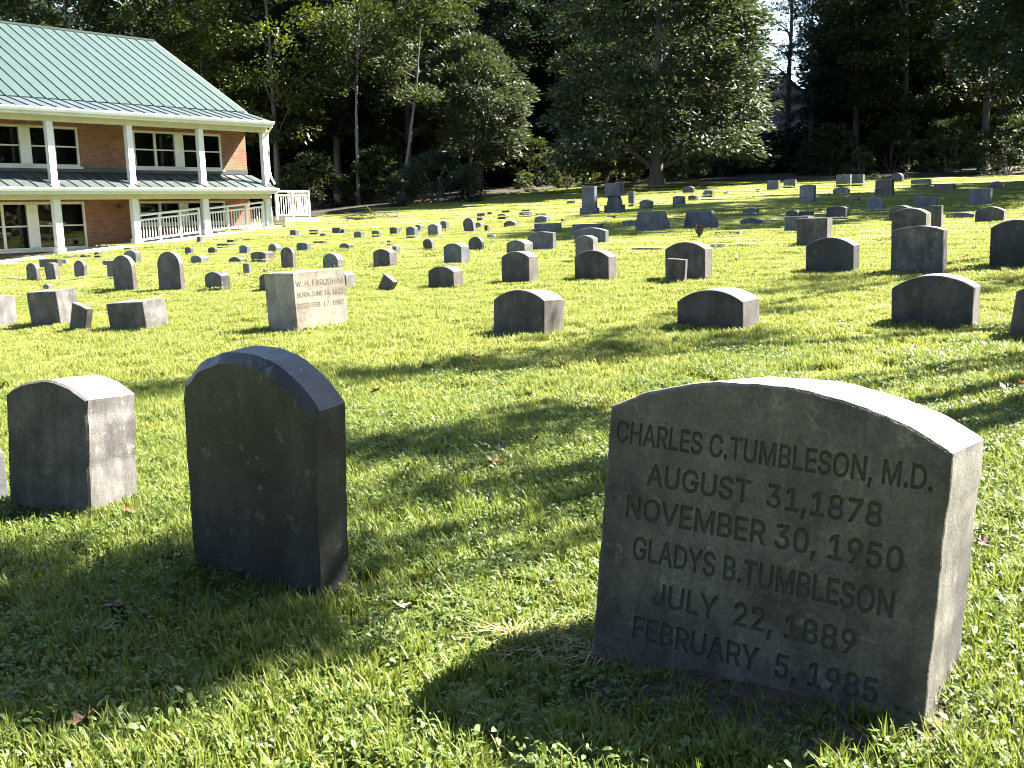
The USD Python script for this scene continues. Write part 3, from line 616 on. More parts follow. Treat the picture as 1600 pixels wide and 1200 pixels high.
S('arch', 1066, 1083, 1086, 302, 291, 'black', 'shadowy stone under the trees just right of the big trunk')
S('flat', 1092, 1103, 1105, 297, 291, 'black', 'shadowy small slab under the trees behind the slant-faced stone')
# centre, the two pedestal monuments and around
based(906, 931, 937, 335, 291, 'blue', 'left one of two pedestal monuments, tall square die on a stepped base', 0.24, 0.10, 'flat', name='pedestal_monument', category='monument')
based(944, 970, 977, 332, 286, 'blue', 'right one of two pedestal monuments, narrow waisted and flaring at its foot', 0.26, 0.04, 'flat', 0.30, name='pedestal_monument', category='monument')
S('flat', 981.5, 990, 993.5, 322, 299, 'brown', 'slim upright post with a lit edge right of the pedestal monuments')
S('flat', 972, 992, 996, 352.5, 345, 'grey', 'low slab touching the left of the left clipped stone')
S('flat', 948, 961, 963, 341, 337, 'brown', 'small dark flat marker below the pedestal monuments')
S('flat', 885, 898, 900, 318.5, 314, 'grey', 'small flat marker left of the pedestal monuments near the wood')
S('flat', 876.5, 880.5, 882, 347.5, 342, 'brown', 'tiny stub of stone left of and below the pedestal monuments')
S('flat', 834.5, 869, 878, 362, 349, 'grey', 'wide square slab with a pale lit end left of centre')
S('slope', 818, 864, 869, 391, 362, 'blue', 'large dark slant-topped stone in the shadow below the wide square slab')
S('flat', 894, 938, 941, 363, 350, 'blue', 'wide dark slab above the shadow band, behind a bluish block')
S('low', 897, 946, 950, 379, 356, 'blue', 'wide bluish block in the shadow band behind the narrow arched stone')
S('low', 835, 854, 860, 348.5, 337.5, 'grey', 'small arched stone with white rim above the wide square slab')
S('arch', 787, 805, 810.5, 354, 345, 'grey', 'low arched stone with pale rim left of the wide square slab')
S('flat', 761, 771, 774, 373, 366, 'white', 'small white rounded marker alone on the lawn left of centre')
S('flat', 745, 757, 759, 338.5, 333, 'blue', 'dark little slab by the yellow sapling at the wood edge')
S('flat', 745, 752, 755, 344, 339.5, 'black', 'dark stub below the little slab by the yellow sapling')
S('low', 777, 789, 796, 341.5, 334, 'brown', 'stone with pinkish lit end on the far slope, left one of two')
S('flat', 784, 796, 798, 331.5, 328, 'brown', 'flat dark marker above the pinkish-ended stone')
S('flat', 815, 827, 829, 329.5, 326, 'brown', 'flat dark marker above a bluish slab on the far slope')
S('flat', 811, 828, 832, 338, 331.5, 'blue', 'low bluish slab on the far slope right of the pinkish-ended stone')
S('flat', 837, 852, 854, 336, 332, 'blue', 'low dark slab right of the low bluish slab on the far slope')
S('flat', 795, 808, 810, 322.5, 320.5, 'grey', 'flush slab at the top of the far slope, left one of two')
S('flat', 816, 828, 830, 322, 320, 'grey', 'flush slab at the top of the far slope, right one of two')
S('flat', 761, 768, 770, 334.5, 331.5, 'brown', 'tiny flat marker just right of the yellow sapling')
S('round', 725, 740.5, 743.5, 362.5, 340.5, 'brown', 'rounded stone leaning left with a white cap before the dark shrub', tilt=-8)
S('arch', 743, 751, 757, 357.5, 347.5, 'grey', 'small stone with a lit side close right of the leaning white-capped one')
S('flat', 757, 762, 764, 360.5, 352, 'brown', 'tiny square post right of the leaning white-capped stone')
S('round', 732, 753, 755, 392, 370, 'black', 'dark rounded stone behind the right of the greenish streaky stone')
S('arch', 693.5, 721, 734, 413, 380, 'blue', 'greenish streaky thick stone at the tip of the long shadow')
S('round', 662, 676, 678.5, 392.5, 373, 'brown', 'thin brown rounded slab leaning left, alone on bright grass', tilt=-8)
S('arch', 634.5, 648, 654, 371, 354, 'blue', 'front left one of four stones clustered by the wood edge')
S('arch', 648, 657, 663, 362.5, 351, 'blue', 'back left one of four stones clustered by the wood edge')
S('arch', 668.5, 684, 691, 369, 350, 'grey', 'front right one of four stones clustered by the wood edge')
S('arch', 688, 697, 702, 359.5, 345, 'blue', 'back right one of four stones clustered by the wood edge')
S('low', 609, 620, 627, 367, 355, 'brown', 'squarish stone casting a long shadow left of the cluster of four')
S('low', 580.5, 592, 597, 369.5, 360, 'blue', 'middle one of three small stones linked by their shadows')
S('low', 553, 564, 570, 371.5, 362, 'blue', 'left one of three small stones linked by their shadows')
S('flat', 519, 531, 533, 365, 355.5, 'black', 'small dark square stone on the far lawn beside a little stub')
S('flat', 534, 538, 539.5, 364.5, 358, 'black', 'little leaning stub beside the small dark square stone', tilt=-12)
S('flat', 604.5, 610, 611.5, 383.5, 376, 'brown', 'tiny dark square marker behind the thick double-toned stone')
S('arch', 583.5, 609, 621, 417, 389, 'brown', 'thick double-toned arched stone with a pinkish side, mid-lawn')
S('flat', 613, 619, 626, 394.5, 385, 'blue', 'small bluish block just behind the thick double-toned stone')
S('round', 504.5, 528, 538, 419.5, 396, 'blue', 'rounded stone with white side above the lettered block')
S('arch', 530, 545, 553, 391.5, 380, 'black', 'dark low arched stone with shaded side, behind the rounded one')
S('tall', 439.5, 458, 463, 421, 386, 'brown', 'tall narrow round-topped stone above the lettered block')
S('low', 463.5, 480, 486, 393.5, 379, 'blue', 'bluish arched stone with white top right of the tall narrow one')
S('flat', 490, 506, 512, 381.5, 377, 'black', 'low dark slab right of the bluish white-topped arched stone')
S('low', 453, 462, 468, 368.5, 359, 'blue', 'small stone with pale side nearest the white landing of the ramp')
S('flat', 483, 495, 496.5, 365.5, 359, 'black', 'small dark slab on the far lawn near the wood edge, left')
S('low', 499.5, 508, 515, 370.5, 364.5, 'blue', 'small low stone with white top below the far dark slab')
S('round', 419, 432, 440, 395, 381, 'blue', 'stone with white top just left of and behind the tall narrow one')
S('low', 392, 415, 430, 409, 393, 'brown', 'wide brown stone with tan side left of the tall narrow one')
S('arch', 374, 386, 392.5, 397, 383, 'blue', 'small arched stone with white top, behind the wide brown one')
S('arch', 357, 375, 387, 410.5, 401.5, 'black', 'low dark half-sunk arched stone with white top')
S('flat', 380, 389, 391.5, 428, 412, 'blue', 'short square post with white top alone on the grass')
S('arch', 321, 346, 361, 455, 425, 'black', 'thick black arched stone with white top left of the lettered block')
S('tall', 248.5, 283, 287.5, 455, 393, 'brown', 'tall round-topped stone standing straight, right one of a pair')
S('tall', 179, 209, 216, 456, 399, 'brown', 'tall round-topped stone leaning left, left one of a pair', tilt=-2)
S('arch', 195, 212.5, 221, 411, 391, 'blue', 'bluish stone with white top behind the left-leaning tall stone')
S('arch', 298, 314, 327, 412.5, 399, 'blue', 'bluish arched stone with white top right of the straight tall stone')
S('arch', 289, 298, 302, 398.5, 386, 'black', 'small dark stone below the ramp, left one of two')
S('arch', 325, 336, 340, 397.5, 386, 'black', 'small dark stone below the ramp, right one of two')
S('flat', 307, 313, 318, 377.5, 370, 'blue', 'tiny dark stone right at the foot of the ramp')
S('flat', 339, 356, 368, 386, 381, 'black', 'low dark slab below the ramp right of the small dark stones')
S('flat', 354, 366, 372, 377.5, 374.8, 'black', 'flush dark slab near the ramp, left one of two')
S('flat', 378, 392, 400, 375.5, 371.5, 'black', 'flush dark slab near the ramp, right one of two')
S('flat', 225, 240, 252, 389.5, 386, 'grey', 'low slab by the foot of the second visible porch column')
S('flat', 193, 203, 215, 389.5, 387, 'grey', 'flush slab close under the brick wall, left of the ramp')
S('tall', 116.5, 132, 136, 434.5, 407, 'brown', 'small round-topped stone alone between two groups at left')
S('tall', 42, 57.5, 64.5, 437.5, 411, 'brown', 'small round-topped stone with pale side, leftmost of the upright ones')
S('arch', 72, 87, 95, 436, 410.5, 'brown', 'left-leaning arched stone with white top in front of a dark slab', tilt=-7)
S('flat', 62, 90, 93, 420, 405, 'black', 'dark square slab behind the left-leaning arched stone')
S('flat', 93, 104, 108, 413.5, 405, 'white', 'low white stone right of the dark square slab')
S('flat', 99, 110, 120, 404.5, 401, 'black', 'low dark slab before the brick wall below the nearest column')
S('arch', 125, 134, 142, 402.5, 396.5, 'black', 'low dark arched stone close to the brick wall')
S('arch', 147, 155, 158.5, 402.5, 394, 'black', 'small dark upright stone close to the brick wall')
S('flat', 5, 30, 38, 438, 434.5, 'grey', 'flat pale slab lying in the grass at the far left')

# the stone with an overhanging scroll behind the left-leaning tall one
def scroll_stone():
    M, w, h, d = pose(166, 186, 194, 434.5, 406); t = thing('scroll_topped_gravestone', mat=M)
    obj('pillar', bx(-w / 2 + 0.05, w / 2, 0, d, -0.15, h * 0.72), STONE['blue'], t)
    c = trimesh.creation.cylinder(h * 0.13, d * 1.08, sections=20, transform=trimesh.transformations.rotation_matrix(math.pi / 2, [1, 0, 0]))
    c.apply_translation([-w / 2 - 0.02, d / 2, h * 0.84]); obj('scroll', c, STONE['blue'], t, smooth=40)
    obj('cap', bx(-w / 2, w / 2 + 0.04, -0.02, d + 0.02, h * 0.724, h * 0.95), STONE['blue'], t)
    tag(t, 'dark stone with an overhanging scroll behind the left-leaning tall stone', 'gravestone', G)
scroll_stone()

def planter():
    p = at(1093, 372); t = thing('planter_urn', p, 0, (0.5, 0.5, 0.5))
    prof = np.array([(0.0, 0), (0.14, 0.0), (0.14, 0.04), (0.07, 0.07), (0.07, 0.14), (0.16, 0.24), (0.20, 0.40), (0.22, 0.42), (0.19, 0.42), (0.15, 0.36), (0.0, 0.34)])
    obj('urn', trimesh.creation.revolve(prof, sections=20), STONE['black'], t, smooth=40)
    r = np.random.default_rng(3); ms = []
    for k in range(70):
        a, e = r.uniform(0, 6.28), r.uniform(0.6, 1.4); l = r.uniform(0.1, 0.28); d = np.array([math.cos(a) * math.cos(e), math.sin(a) * math.cos(e), math.sin(e)])
        q = np.array([r.uniform(-.08, .08), r.uniform(-.08, .08), 0.36]); s = np.cross(d, [0, 0, 1]); s /= np.linalg.norm(s); s *= 0.025
        ms.append(trimesh.Trimesh([q, q + d * l * 0.6 + s, q + d * l, q + d * l * 0.6 - s], [[0, 1, 2], [0, 2, 3]], process=False))
    obj('dried_plant', cat(ms), DEADLEAF[2], t)
    tag(t, 'dark urn of dried brown plants before the right clipped stone', 'planter')
planter()

# ------------------------------------------------------------------ trees
def leaves(centres, dirs, size, r, droop=0.15, width=0.5):
    """diamond leaves, two triangles each, lying roughly flat and pointing outwards"""
    n = len(centres); d = dirs + r.normal(0, 0.55, (n, 3)); d[:, 2] -= droop; d /= np.linalg.norm(d, axis=1, keepdims=True)
    up = np.array([0, 0, 1.0]) + r.normal(0, 0.5, (n, 3)); s = np.cross(d, up); s /= np.linalg.norm(s, axis=1, keepdims=True) + 1e-9
    l = size * r.uniform(0.6, 1.35, (n, 1)); nb = np.cross(s, d)
    V = np.stack([centres, centres + d * l * 0.5 + s * l * width * 0.5 - nb * l * 0.06, centres + d * l, centres + d * l * 0.5 - s * l * width * 0.5 - nb * l * 0.06], 1).reshape(-1, 3)
    a = np.arange(n)[:, None] * 4
    return V, np.vstack([a + [0, 1, 2], a + [0, 2, 3]])

def sprays(cl, rad, per, size, r, flat=0.45, droop=0.15, width=0.5, axis=None):
    """clumps of leaves: cl centres (n,3), rad radii"""
    n = len(cl); k = np.repeat(np.arange(n), per); q = r.normal(0, 1, (len(k), 3)); q /= np.linalg.norm(q, axis=1, keepdims=True)
    q *= r.uniform(0.15, 1, (len(k), 1)) ** 0.6; off = q * np.array(rad)[k][:, None] * [1, 1, flat]
    out = cl[k] - (axis if axis is not None else cl.mean(0)); out[:, 2] *= 0.3; out /= np.linalg.norm(out, axis=1, keepdims=True) + 1e-9
    tilt = -0.35 * np.linalg.norm(off[:, :2], axis=1) * (flat < 0.6)
    return leaves(cl[k] + off + np.stack([0 * tilt, 0 * tilt, tilt], 1), out + off * 0.6, size, r, droop, width)

def crown_clusters(R, z0, z1, n, r, shape='oval', gap=0.42, seed=0):
    out = []
    while len(out) < n:
        z = r.uniform(0, 1); a = r.uniform(0, 2 * math.pi)
        prof = {'oval': math.sin(math.pi * min(1, z * 0.92 + 0.08)) ** 0.6, 'cone': (1 - z) ** 0.8 * 0.95 + 0.05, 'dome': math.sqrt(max(0.02, 1 - z * z)), 'column': 0.55 + 0.45 * math.sin(math.pi * z)}[shape]
        rr = R * prof * r.uniform(0.15, 1.0) ** 0.45
        p = np.array([rr * math.cos(a), rr * math.sin(a), z0 + (z1 - z0) * z])
        if meshkit.noise(p[None] * 0.42 + 31.7 * seed, seed)[0] > gap * 0.9 and r.random() < 0.95: out.append(p * [1, 1, 1])
    return np.array(out)

def make_tree(name, seed, H, R, z0, n, per, size, leaf, shape='oval', trunk_r=0.28, limbs=16, flat=0.45, clr=(0.7, 1.25), gap=0.42, bk=None, lean=(0, 0), fork=False, width=0.5, droop=0.15):
    r = np.random.default_rng(seed); bk = bk or bark
    cl = crown_clusters(R, z0, H, n, r, shape, gap, seed)
    t = UsdGeom.Xform.Define(stage, numbered(f'/World/{name}')).GetPrim()
    zz = np.linspace(-0.4, H * 0.93, 12); wob = np.cumsum(r.normal(0, 0.06, (12, 2)), 0) + np.outer(np.clip(zz, 0, None) / H, lean)
    path = np.stack([wob[:, 0], wob[:, 1], zz], 1); rad = trunk_r * (1 - np.clip(zz, 0, None) / H * 0.9); rad[0] *= 1.6; rad[1] *= 1.1
    tr = [tube(path, rad, 9)]
    for k in r.choice(len(cl), min(limbs, len(cl)), replace=False):
        c = cl[k]; zb = max(z0 * 0.55, c[2] - np.hypot(*c[:2]) * r.uniform(0.25, 0.8)); zb = min(zb, H * 0.85)
        b = np.array([np.interp(zb, zz, path[:, 0]), np.interp(zb, zz, path[:, 1]), zb]); m = (b + c) / 2 + [0, 0, 0.12 * np.linalg.norm(c - b)]
        tr.append(tube([b, m * 0.6 + b * 0.4, m * 0.5 + c * 0.5, c], np.array([0.34, 0.25, 0.15, 0.04]) * trunk_r, 5))
    obj('trunk', cat(tr), bk, t, smooth=True)
    V, F = sprays(cl + np.outer(np.clip(cl[:, 2] / H, 0, 1), [*lean, 0]), r.uniform(*clr, n), per, size, r, flat, droop, width, axis=np.array([0, 0, z0 * 0.5 + H * 0.3]))
    obj('crown', trimesh.Trimesh(V, F, process=False), LEAF[leaf], t)
    return t

def copy_of(src, loc, rotz, scale):
    p = UsdGeom.Xform.Define(stage, numbered(str(src.GetPath()).split('_0')[0])).GetPrim()
    p.GetReferences().AddInternalReference(src.GetPath())
    x = UsdGeom.Xformable(p); x.ClearXformOpOrder()
    xf(p, loc, rotz, scale); p.SetInstanceable(True)
    return p

_first = {}
def plant(kind, px, depth, label, rot=0, s=1.0, sz=None, group='trees at the edge of the wood', x=None, cat_='tree'):
    loc = at_depth(px, depth) if x is None else np.array([x, depth, float(terrain(x, depth))])
    src, used = _first[kind]
    sc = (s, s, sz or s)
    if not used: xf(src, loc, rot, sc); _first[kind][1] = True; p = src
    else: p = copy_of(src, loc, rot, sc)
    return tag(p, label, cat_, group)

_first['broad'] = [make_tree('broadleaf_tree', 11, 19, 4.8, 3.2, 290, 105, 0.30, 'mid', 'oval', 0.26, 22), False]
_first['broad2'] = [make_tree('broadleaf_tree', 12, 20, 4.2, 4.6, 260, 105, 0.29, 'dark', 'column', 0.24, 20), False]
_first['yellow'] = [make_tree('yellowing_tree', 13, 19, 4.4, 4.5, 230, 100, 0.29, 'yellow', 'oval', 0.2, 18, gap=0.46), False]
_first['great'] = [make_tree('great_maple', 14, 18, 6.2, 1.7, 600, 120, 0.32, 'grey', 'dome', 0.37, 34, clr=(0.8, 1.4)), False]
_first['pine'] = [make_tree('pine_tree', 15, 21, 4.2, 4.0, 120, 120, 0.30, 'conifer', 'cone', 0.28, 40, flat=0.14, clr=(0.9, 1.7), gap=0.38, width=0.22, droop=0.0), False]
_first['small'] = [make_tree('rounded_small_tree', 16, 9.5, 3.6, 1.6, 170, 115, 0.28, 'grey', 'oval', 0.14, 14), False]
_first['slim'] = [make_tree('slim_sapling_tree', 17, 13, 2.0, 6.5, 60, 80, 0.24, 'mid', 'oval', 0.12, 12, bk=bark_pale, lean=(0.5, 0.2)), False]
_first['leaning'] = [make_tree('leaning_slim_tree', 18, 12, 2.2, 6.0, 60, 80, 0.24, 'mid', 'oval', 0.12, 12, bk=bark_pale, lean=(1.8, 0.0)), False]

EDGE = 'trees at the edge of the wood'
BACK = 'taller trees deeper in the wood'
plant('broad', 20, 70, 'broad dark tree behind the left end of the green roof', 10, 1.0)
plant('broad2', 150, 67, 'dark columnar tree behind the middle of the green roof', 80, 1.0)
plant('yellow', 265, 68, 'yellowish tree just behind the right end of the roof ridge', 30, 1.0)
plant('broad', 345, 64, 'broad tree right of the roof ridge, behind the downspout', 140, 0.95)
plant('yellow', 455, 62, 'yellow-green sunlit tree right of the brick building', 200, 1.0)
plant('slim', 572, 60, 'slim tree with a pale straight trunk at the wood edge', 0, 1.0)
plant('leaning', 640, 60.5, 'slim tree with a pale trunk leaning right, beside the dark shrub', 0, 1.0)
plant('broad2', 545, 66, 'dark tall tree behind the slim pale-trunked tree', 250, 1.0)
plant('broad', 655, 69, 'broad dark tree behind the leaning slim tree', 15, 1.05)
plant('small', 752, 65.5, 'rounded lower tree with sunlit top, above the dark shrub', 0, 1.0)
plant('broad2', 760, 73, 'tall dark tree behind the rounded lower tree', 120, 1.0)
plant('broad', 885, 78, 'tall tree with sunlit right side left of the big maple', 330, 1.0)
plant('great', 1030, 60, 'great spreading maple with thick trunk and silvery sunlit right side', 40, 1.0)
plant('pine', 1232, 81, 'dark pine with level branches standing in the gap of sky', 0, 0.9)
plant('pine', 1268, 78, 'smaller dark pine veiling the far house, right of the tall pine', 140, 0.8)
plant('broad2', 1335, 72, 'dark tree right of the pine, over the bluish pair of slabs', 60, 1.0)
plant('broad', 1412, 69, 'dark tree with a thick straight trunk at the upper right', 220, 1.0)
plant('yellow', 1490, 75, 'brownish-green tree between the two right-hand dark trees', 100, 1.0)
plant('broad', 1535, 67, 'dark broad tree at the right above the sunny bank', 300, 1.0)
plant('broad2', 1606, 43, 'dark trunked tree half cut off by the right edge', 20, 1.0)
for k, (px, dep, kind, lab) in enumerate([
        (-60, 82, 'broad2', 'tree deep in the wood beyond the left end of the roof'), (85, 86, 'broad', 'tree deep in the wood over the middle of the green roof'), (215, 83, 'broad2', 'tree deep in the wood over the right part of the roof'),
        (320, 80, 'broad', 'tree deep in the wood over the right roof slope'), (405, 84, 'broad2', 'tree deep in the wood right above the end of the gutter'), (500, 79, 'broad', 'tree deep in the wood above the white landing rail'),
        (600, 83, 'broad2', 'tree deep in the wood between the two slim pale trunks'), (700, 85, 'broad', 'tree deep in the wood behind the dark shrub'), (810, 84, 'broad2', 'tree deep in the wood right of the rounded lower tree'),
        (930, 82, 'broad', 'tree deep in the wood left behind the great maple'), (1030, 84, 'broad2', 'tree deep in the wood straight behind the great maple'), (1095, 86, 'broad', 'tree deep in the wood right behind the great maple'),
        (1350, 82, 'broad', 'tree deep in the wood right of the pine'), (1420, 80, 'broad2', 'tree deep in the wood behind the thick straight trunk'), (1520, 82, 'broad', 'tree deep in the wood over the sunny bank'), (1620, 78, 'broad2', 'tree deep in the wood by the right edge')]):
    plant(kind, px, dep, lab, k * 77, 1.0 + 0.06 * (k % 3), group=BACK)

# trees beside the lawn on the right, outside the picture, whose shade falls across it
for k, (x, y, kind, s) in enumerate([(26, 42, 'broad', 0.95), (18.2, 33, 'broad2', 0.95), (34, 50, 'broad', 1.0), (38, 38, 'broad', 1.0), (40, 52, 'broad2', 1.0), (46, 45, 'yellow', 1.0)]):
    plant(kind, 0, y, ['broad tree beside the right edge of the lawn, outside the view', 'columnar tree beside the right edge of the lawn, outside the view', 'broad tree by the top right corner of the lawn, outside the view',
                       'second broad tree further right of the lawn, outside the view', 'columnar tree at the top right beyond the lawn, outside the view', 'yellowish tree furthest right of the lawn, outside the view'][k], k * 50 + 20, s, x=x, group='trees right of the lawn')

# the overhanging tree near the camera: its boughs reach over the lawn and shade the foreground
def boughs(name, base, H, lobes, seed, leaf, label, per=46, size=0.13):
    r = np.random.default_rng(seed); b = np.array([base[0], base[1], float(terrain(*base))]); t = thing(name, b)
    zz = np.linspace(-0.3, H, 9); wob = np.cumsum(r.normal(0, 0.07, (9, 2)), 0); path = np.stack([wob[:, 0], wob[:, 1], zz], 1)
    tr = [tube(path, 0.30 * (1 - np.clip(zz, 0, None) / H * 0.8), 9)]; cl = []; rad = []
    for (gx_, gy_, rx, ry, hgt, n) in lobes:       # a lobe high up the sun's ray from where its shade lies
        g = np.array([gx_, gy_, float(terrain(gx_, gy_))]); c = g + SUN / SUN[2] * hgt - b
        zb = min(max(hgt * 0.6, 2.5), H * 0.9); s = np.array([np.interp(zb, zz, path[:, 0]), np.interp(zb, zz, path[:, 1]), zb]); m = (s + c) / 2 + [0, 0, 0.6]
        tr.append(tube([s, m, c], [0.11, 0.07, 0.02], 6))
        for k in range(n):
            q = r.normal(0, 1, 3); q *= r.uniform(0.2, 1) ** 0.5 / np.linalg.norm(q); p = c + q * [rx, ry, 0.5]
            cl.append(p); rad.append(r.uniform(0.28, 0.5)); 
            if k % 3 == 0: tr.append(tube([c + (p - c) * 0.1, p], [0.02, 0.008], 4))
    obj('trunk', cat(tr), bark, t, smooth=True)
    V, F = sprays(np.array(cl), rad, per, size, r, 0.5)
    obj('crown', trimesh.Trimesh(V, F, process=False), LEAF[leaf], t)
    tag(t, label, 'tree', 'trees right of the lawn')
boughs('overhanging_tree', (13.5, 11.0), 12.0, [
    (-1.6, 3.3, 0.7, 0.4, 8.5, 22), (-1.9, 3.9, 0.7, 0.4, 8.2, 18), (-1.15, 3.6, 0.45, 0.35, 8.0, 16), (-2.4, 3.5, 0.6, 0.5, 9.0, 14), (-1.5, 2.85, 0.5, 0.25, 8.6, 12), (-1.05, 3.0, 0.35, 0.2, 8.4, 8), (-1.9, 2.9, 0.4, 0.25, 8.7, 9),
    (-0.75, 5.3, 0.75, 0.5, 8.8, 15), (-0.1, 5.9, 0.8, 0.4, 9.0, 10), (-0.3, 4.7, 0.5, 0.3, 8.6, 6),
    (-2.0, 7.9, 1.1, 0.35, 9.4, 12), (-0.2, 8.2, 1.2, 0.4, 9.8, 15), (1.1, 8.6, 1.0, 0.25, 10.0, 8)], 21, 'mid', 'tree right of the camera whose boughs shade the foreground, outside the view')
boughs('overhanging_tree', (20.0, 22.0), 14.0, [
    (3.4, 11.9, 0.9, 0.35, 10.5, 8), (4.3, 12.6, 1.2, 0.35, 11, 10), (2.1, 10.3, 0.9, 0.25, 10.5, 6), (5.4, 11.3, 1.0, 0.5, 11, 14), (6.6, 11.6, 1.2, 0.6, 11, 12), (1.0, 9.4, 0.8, 0.2, 10, 4)], 22, 'mid', 'farther tree right of the lawn with long boughs, outside the view')

# shrubs along the wood edge
def make_shrub(name, seed, R, H, n, per, size, leaf):
    r = np.random.default_rng(seed); t = UsdGeom.Xform.Define(stage, numbered(f'/World/{name}')).GetPrim()
    cl = crown_clusters(R, 0.15, H, n, r, 'dome', 0.3, seed)
    obj('stem', cat([tube([[r.uniform(-.1, .1), r.uniform(-.1, .1), -0.2], c * [0.4, 0.4, 0.6], c], [0.03, 0.02, 0.008], 5) for c in cl[:14]]), bark, t, smooth=True)
    V, F = sprays(cl, r.uniform(0.25, 0.5, n) * R * 0.5, per, size, r, 0.6); obj('crown', trimesh.Trimesh(V, F, process=False), LEAF[leaf], t)
    return t
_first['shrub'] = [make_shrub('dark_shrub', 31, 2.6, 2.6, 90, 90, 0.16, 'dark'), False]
_first['bush'] = [make_shrub('leafy_bush', 32, 1.5, 2.4, 50, 80, 0.17, 'yellow'), False]
_first['brush'] = [make_shrub('understory_bush', 33, 2.2, 3.2, 70, 80, 0.2, 'mid'), False]
SH = 'bushes under the trees'
plant('shrub', 692, 56, 'wide dark evergreen shrub at the corner of the lawn', 0, 1.0, group=SH, cat_='shrub')
plant('bush', 748, 56.5, 'small yellow-green sapling at the end of the dark shrub', 0, 0.45, group=SH, cat_='bush')
plant('bush', 893, 66, 'small sunlit sapling left of the pedestal monuments', 50, 0.6, 1.2, group=SH, cat_='bush')
plant('bush', 828, 67, 'little pale bush on the far edge of the lawn', 120, 0.5, group=SH, cat_='bush')
plant('bush', 955, 70, 'yellow-green bush between the monuments and the big trunk', 10, 1.35, group=SH, cat_='bush')
plant('bush', 1000, 71, 'bright leafy bush just left of the big trunk', 70, 1.2, group=SH, cat_='bush')
plant('bush', 1075, 70, 'bright leafy bush just right of the big trunk', 190, 1.25, group=SH, cat_='bush')
plant('brush', 1130, 72, 'dark bush under the right side of the maple', 40, 1.0, group=SH, cat_='bush')
plant('brush', 500, 59, 'dark bush beside the white landing rail', 0, 1.0, group=SH, cat_='bush')
plant('brush', 610, 61, 'dark bush between the two slim trunks', 100, 1.0, group=SH, cat_='bush')
plant('brush', 845, 71, 'dark bush behind the far slope left of the monuments', 200, 1.0, group=SH, cat_='bush')
plant('brush', 1300, 67, 'dark bush at the wood edge left of the bluish twin slabs', 60, 1.0, group=SH, cat_='bush')
plant('brush', 1390, 67, 'dark bush by the thick straight trunk', 260, 1.0, group=SH, cat_='bush')
plant('bush', 1345, 64, 'small yellowish bush behind the bluish twin slabs', 30, 0.7, group=SH, cat_='bush')
plant('brush', 1480, 64, 'dark bush above the low slab on the sunny bank', 150, 1.0, group=SH, cat_='bush')
plant('brush', 1570, 61, 'dark bush near the right edge under the trees', 330, 1.0, group=SH, cat_='bush')
plant('bush', 1290, 74, 'pale sunlit bush in the gap beside the pine', 0, 0.9, group=SH, cat_='bush')

# fallen branches heaped at the wood edge
def brush_pile():
    p = at(578, 343); r = np.random.default_rng(5); t = thing('brush_pile', p + [0, 1.0, 0], 0, (0.7, 0.7, 0.7))
    ms = []
    for k in range(60):
        a = r.uniform(0, math.pi); c = np.array([r.uniform(-1.6, 1.6), r.uniform(-.5, .5), abs(r.normal(0.12, 0.15))]); d = np.array([math.cos(a), math.sin(a) * 0.5, r.normal(0, 0.25)]) * r.uniform(0.3, 0.9)
        ms.append(tube([c - d, c + r.normal(0, 0.05, 3), c + d], [0.03, 0.025, 0.01], 5))
    obj('branches', cat(ms), bark, t)
    tag(t, 'heap of pale fallen branches at the foot of the slim pale trunk', 'brush pile')
brush_pile()

# the far wood: one dense mass of foliage closing the view behind the single trees
def inst(path, protos, idx, pos, rotz, scl, tiltx=None):
    pi = UsdGeom.PointInstancer.Define(stage, path)
    pi.CreatePrototypesRel().SetTargets([q.GetPath() for q in protos])
    pi.CreateProtoIndicesAttr(Vt.IntArray.FromNumpy(np.asarray(idx, np.int32)))
    pi.CreatePositionsAttr(Vt.Vec3fArray.FromNumpy(np.asarray(pos, np.float32)))
    h = np.radians(np.asarray(rotz, float)) / 2
    qs = [Gf.Quath(float(math.cos(a)), 0.0, 0.0, float(math.sin(a))) for a in h]
    pi.CreateOrientationsAttr(Vt.QuathArray(qs))
    pi.CreateScalesAttr(Vt.Vec3fArray.FromNumpy(np.asarray(scl, np.float32)))
    return pi.GetPrim()

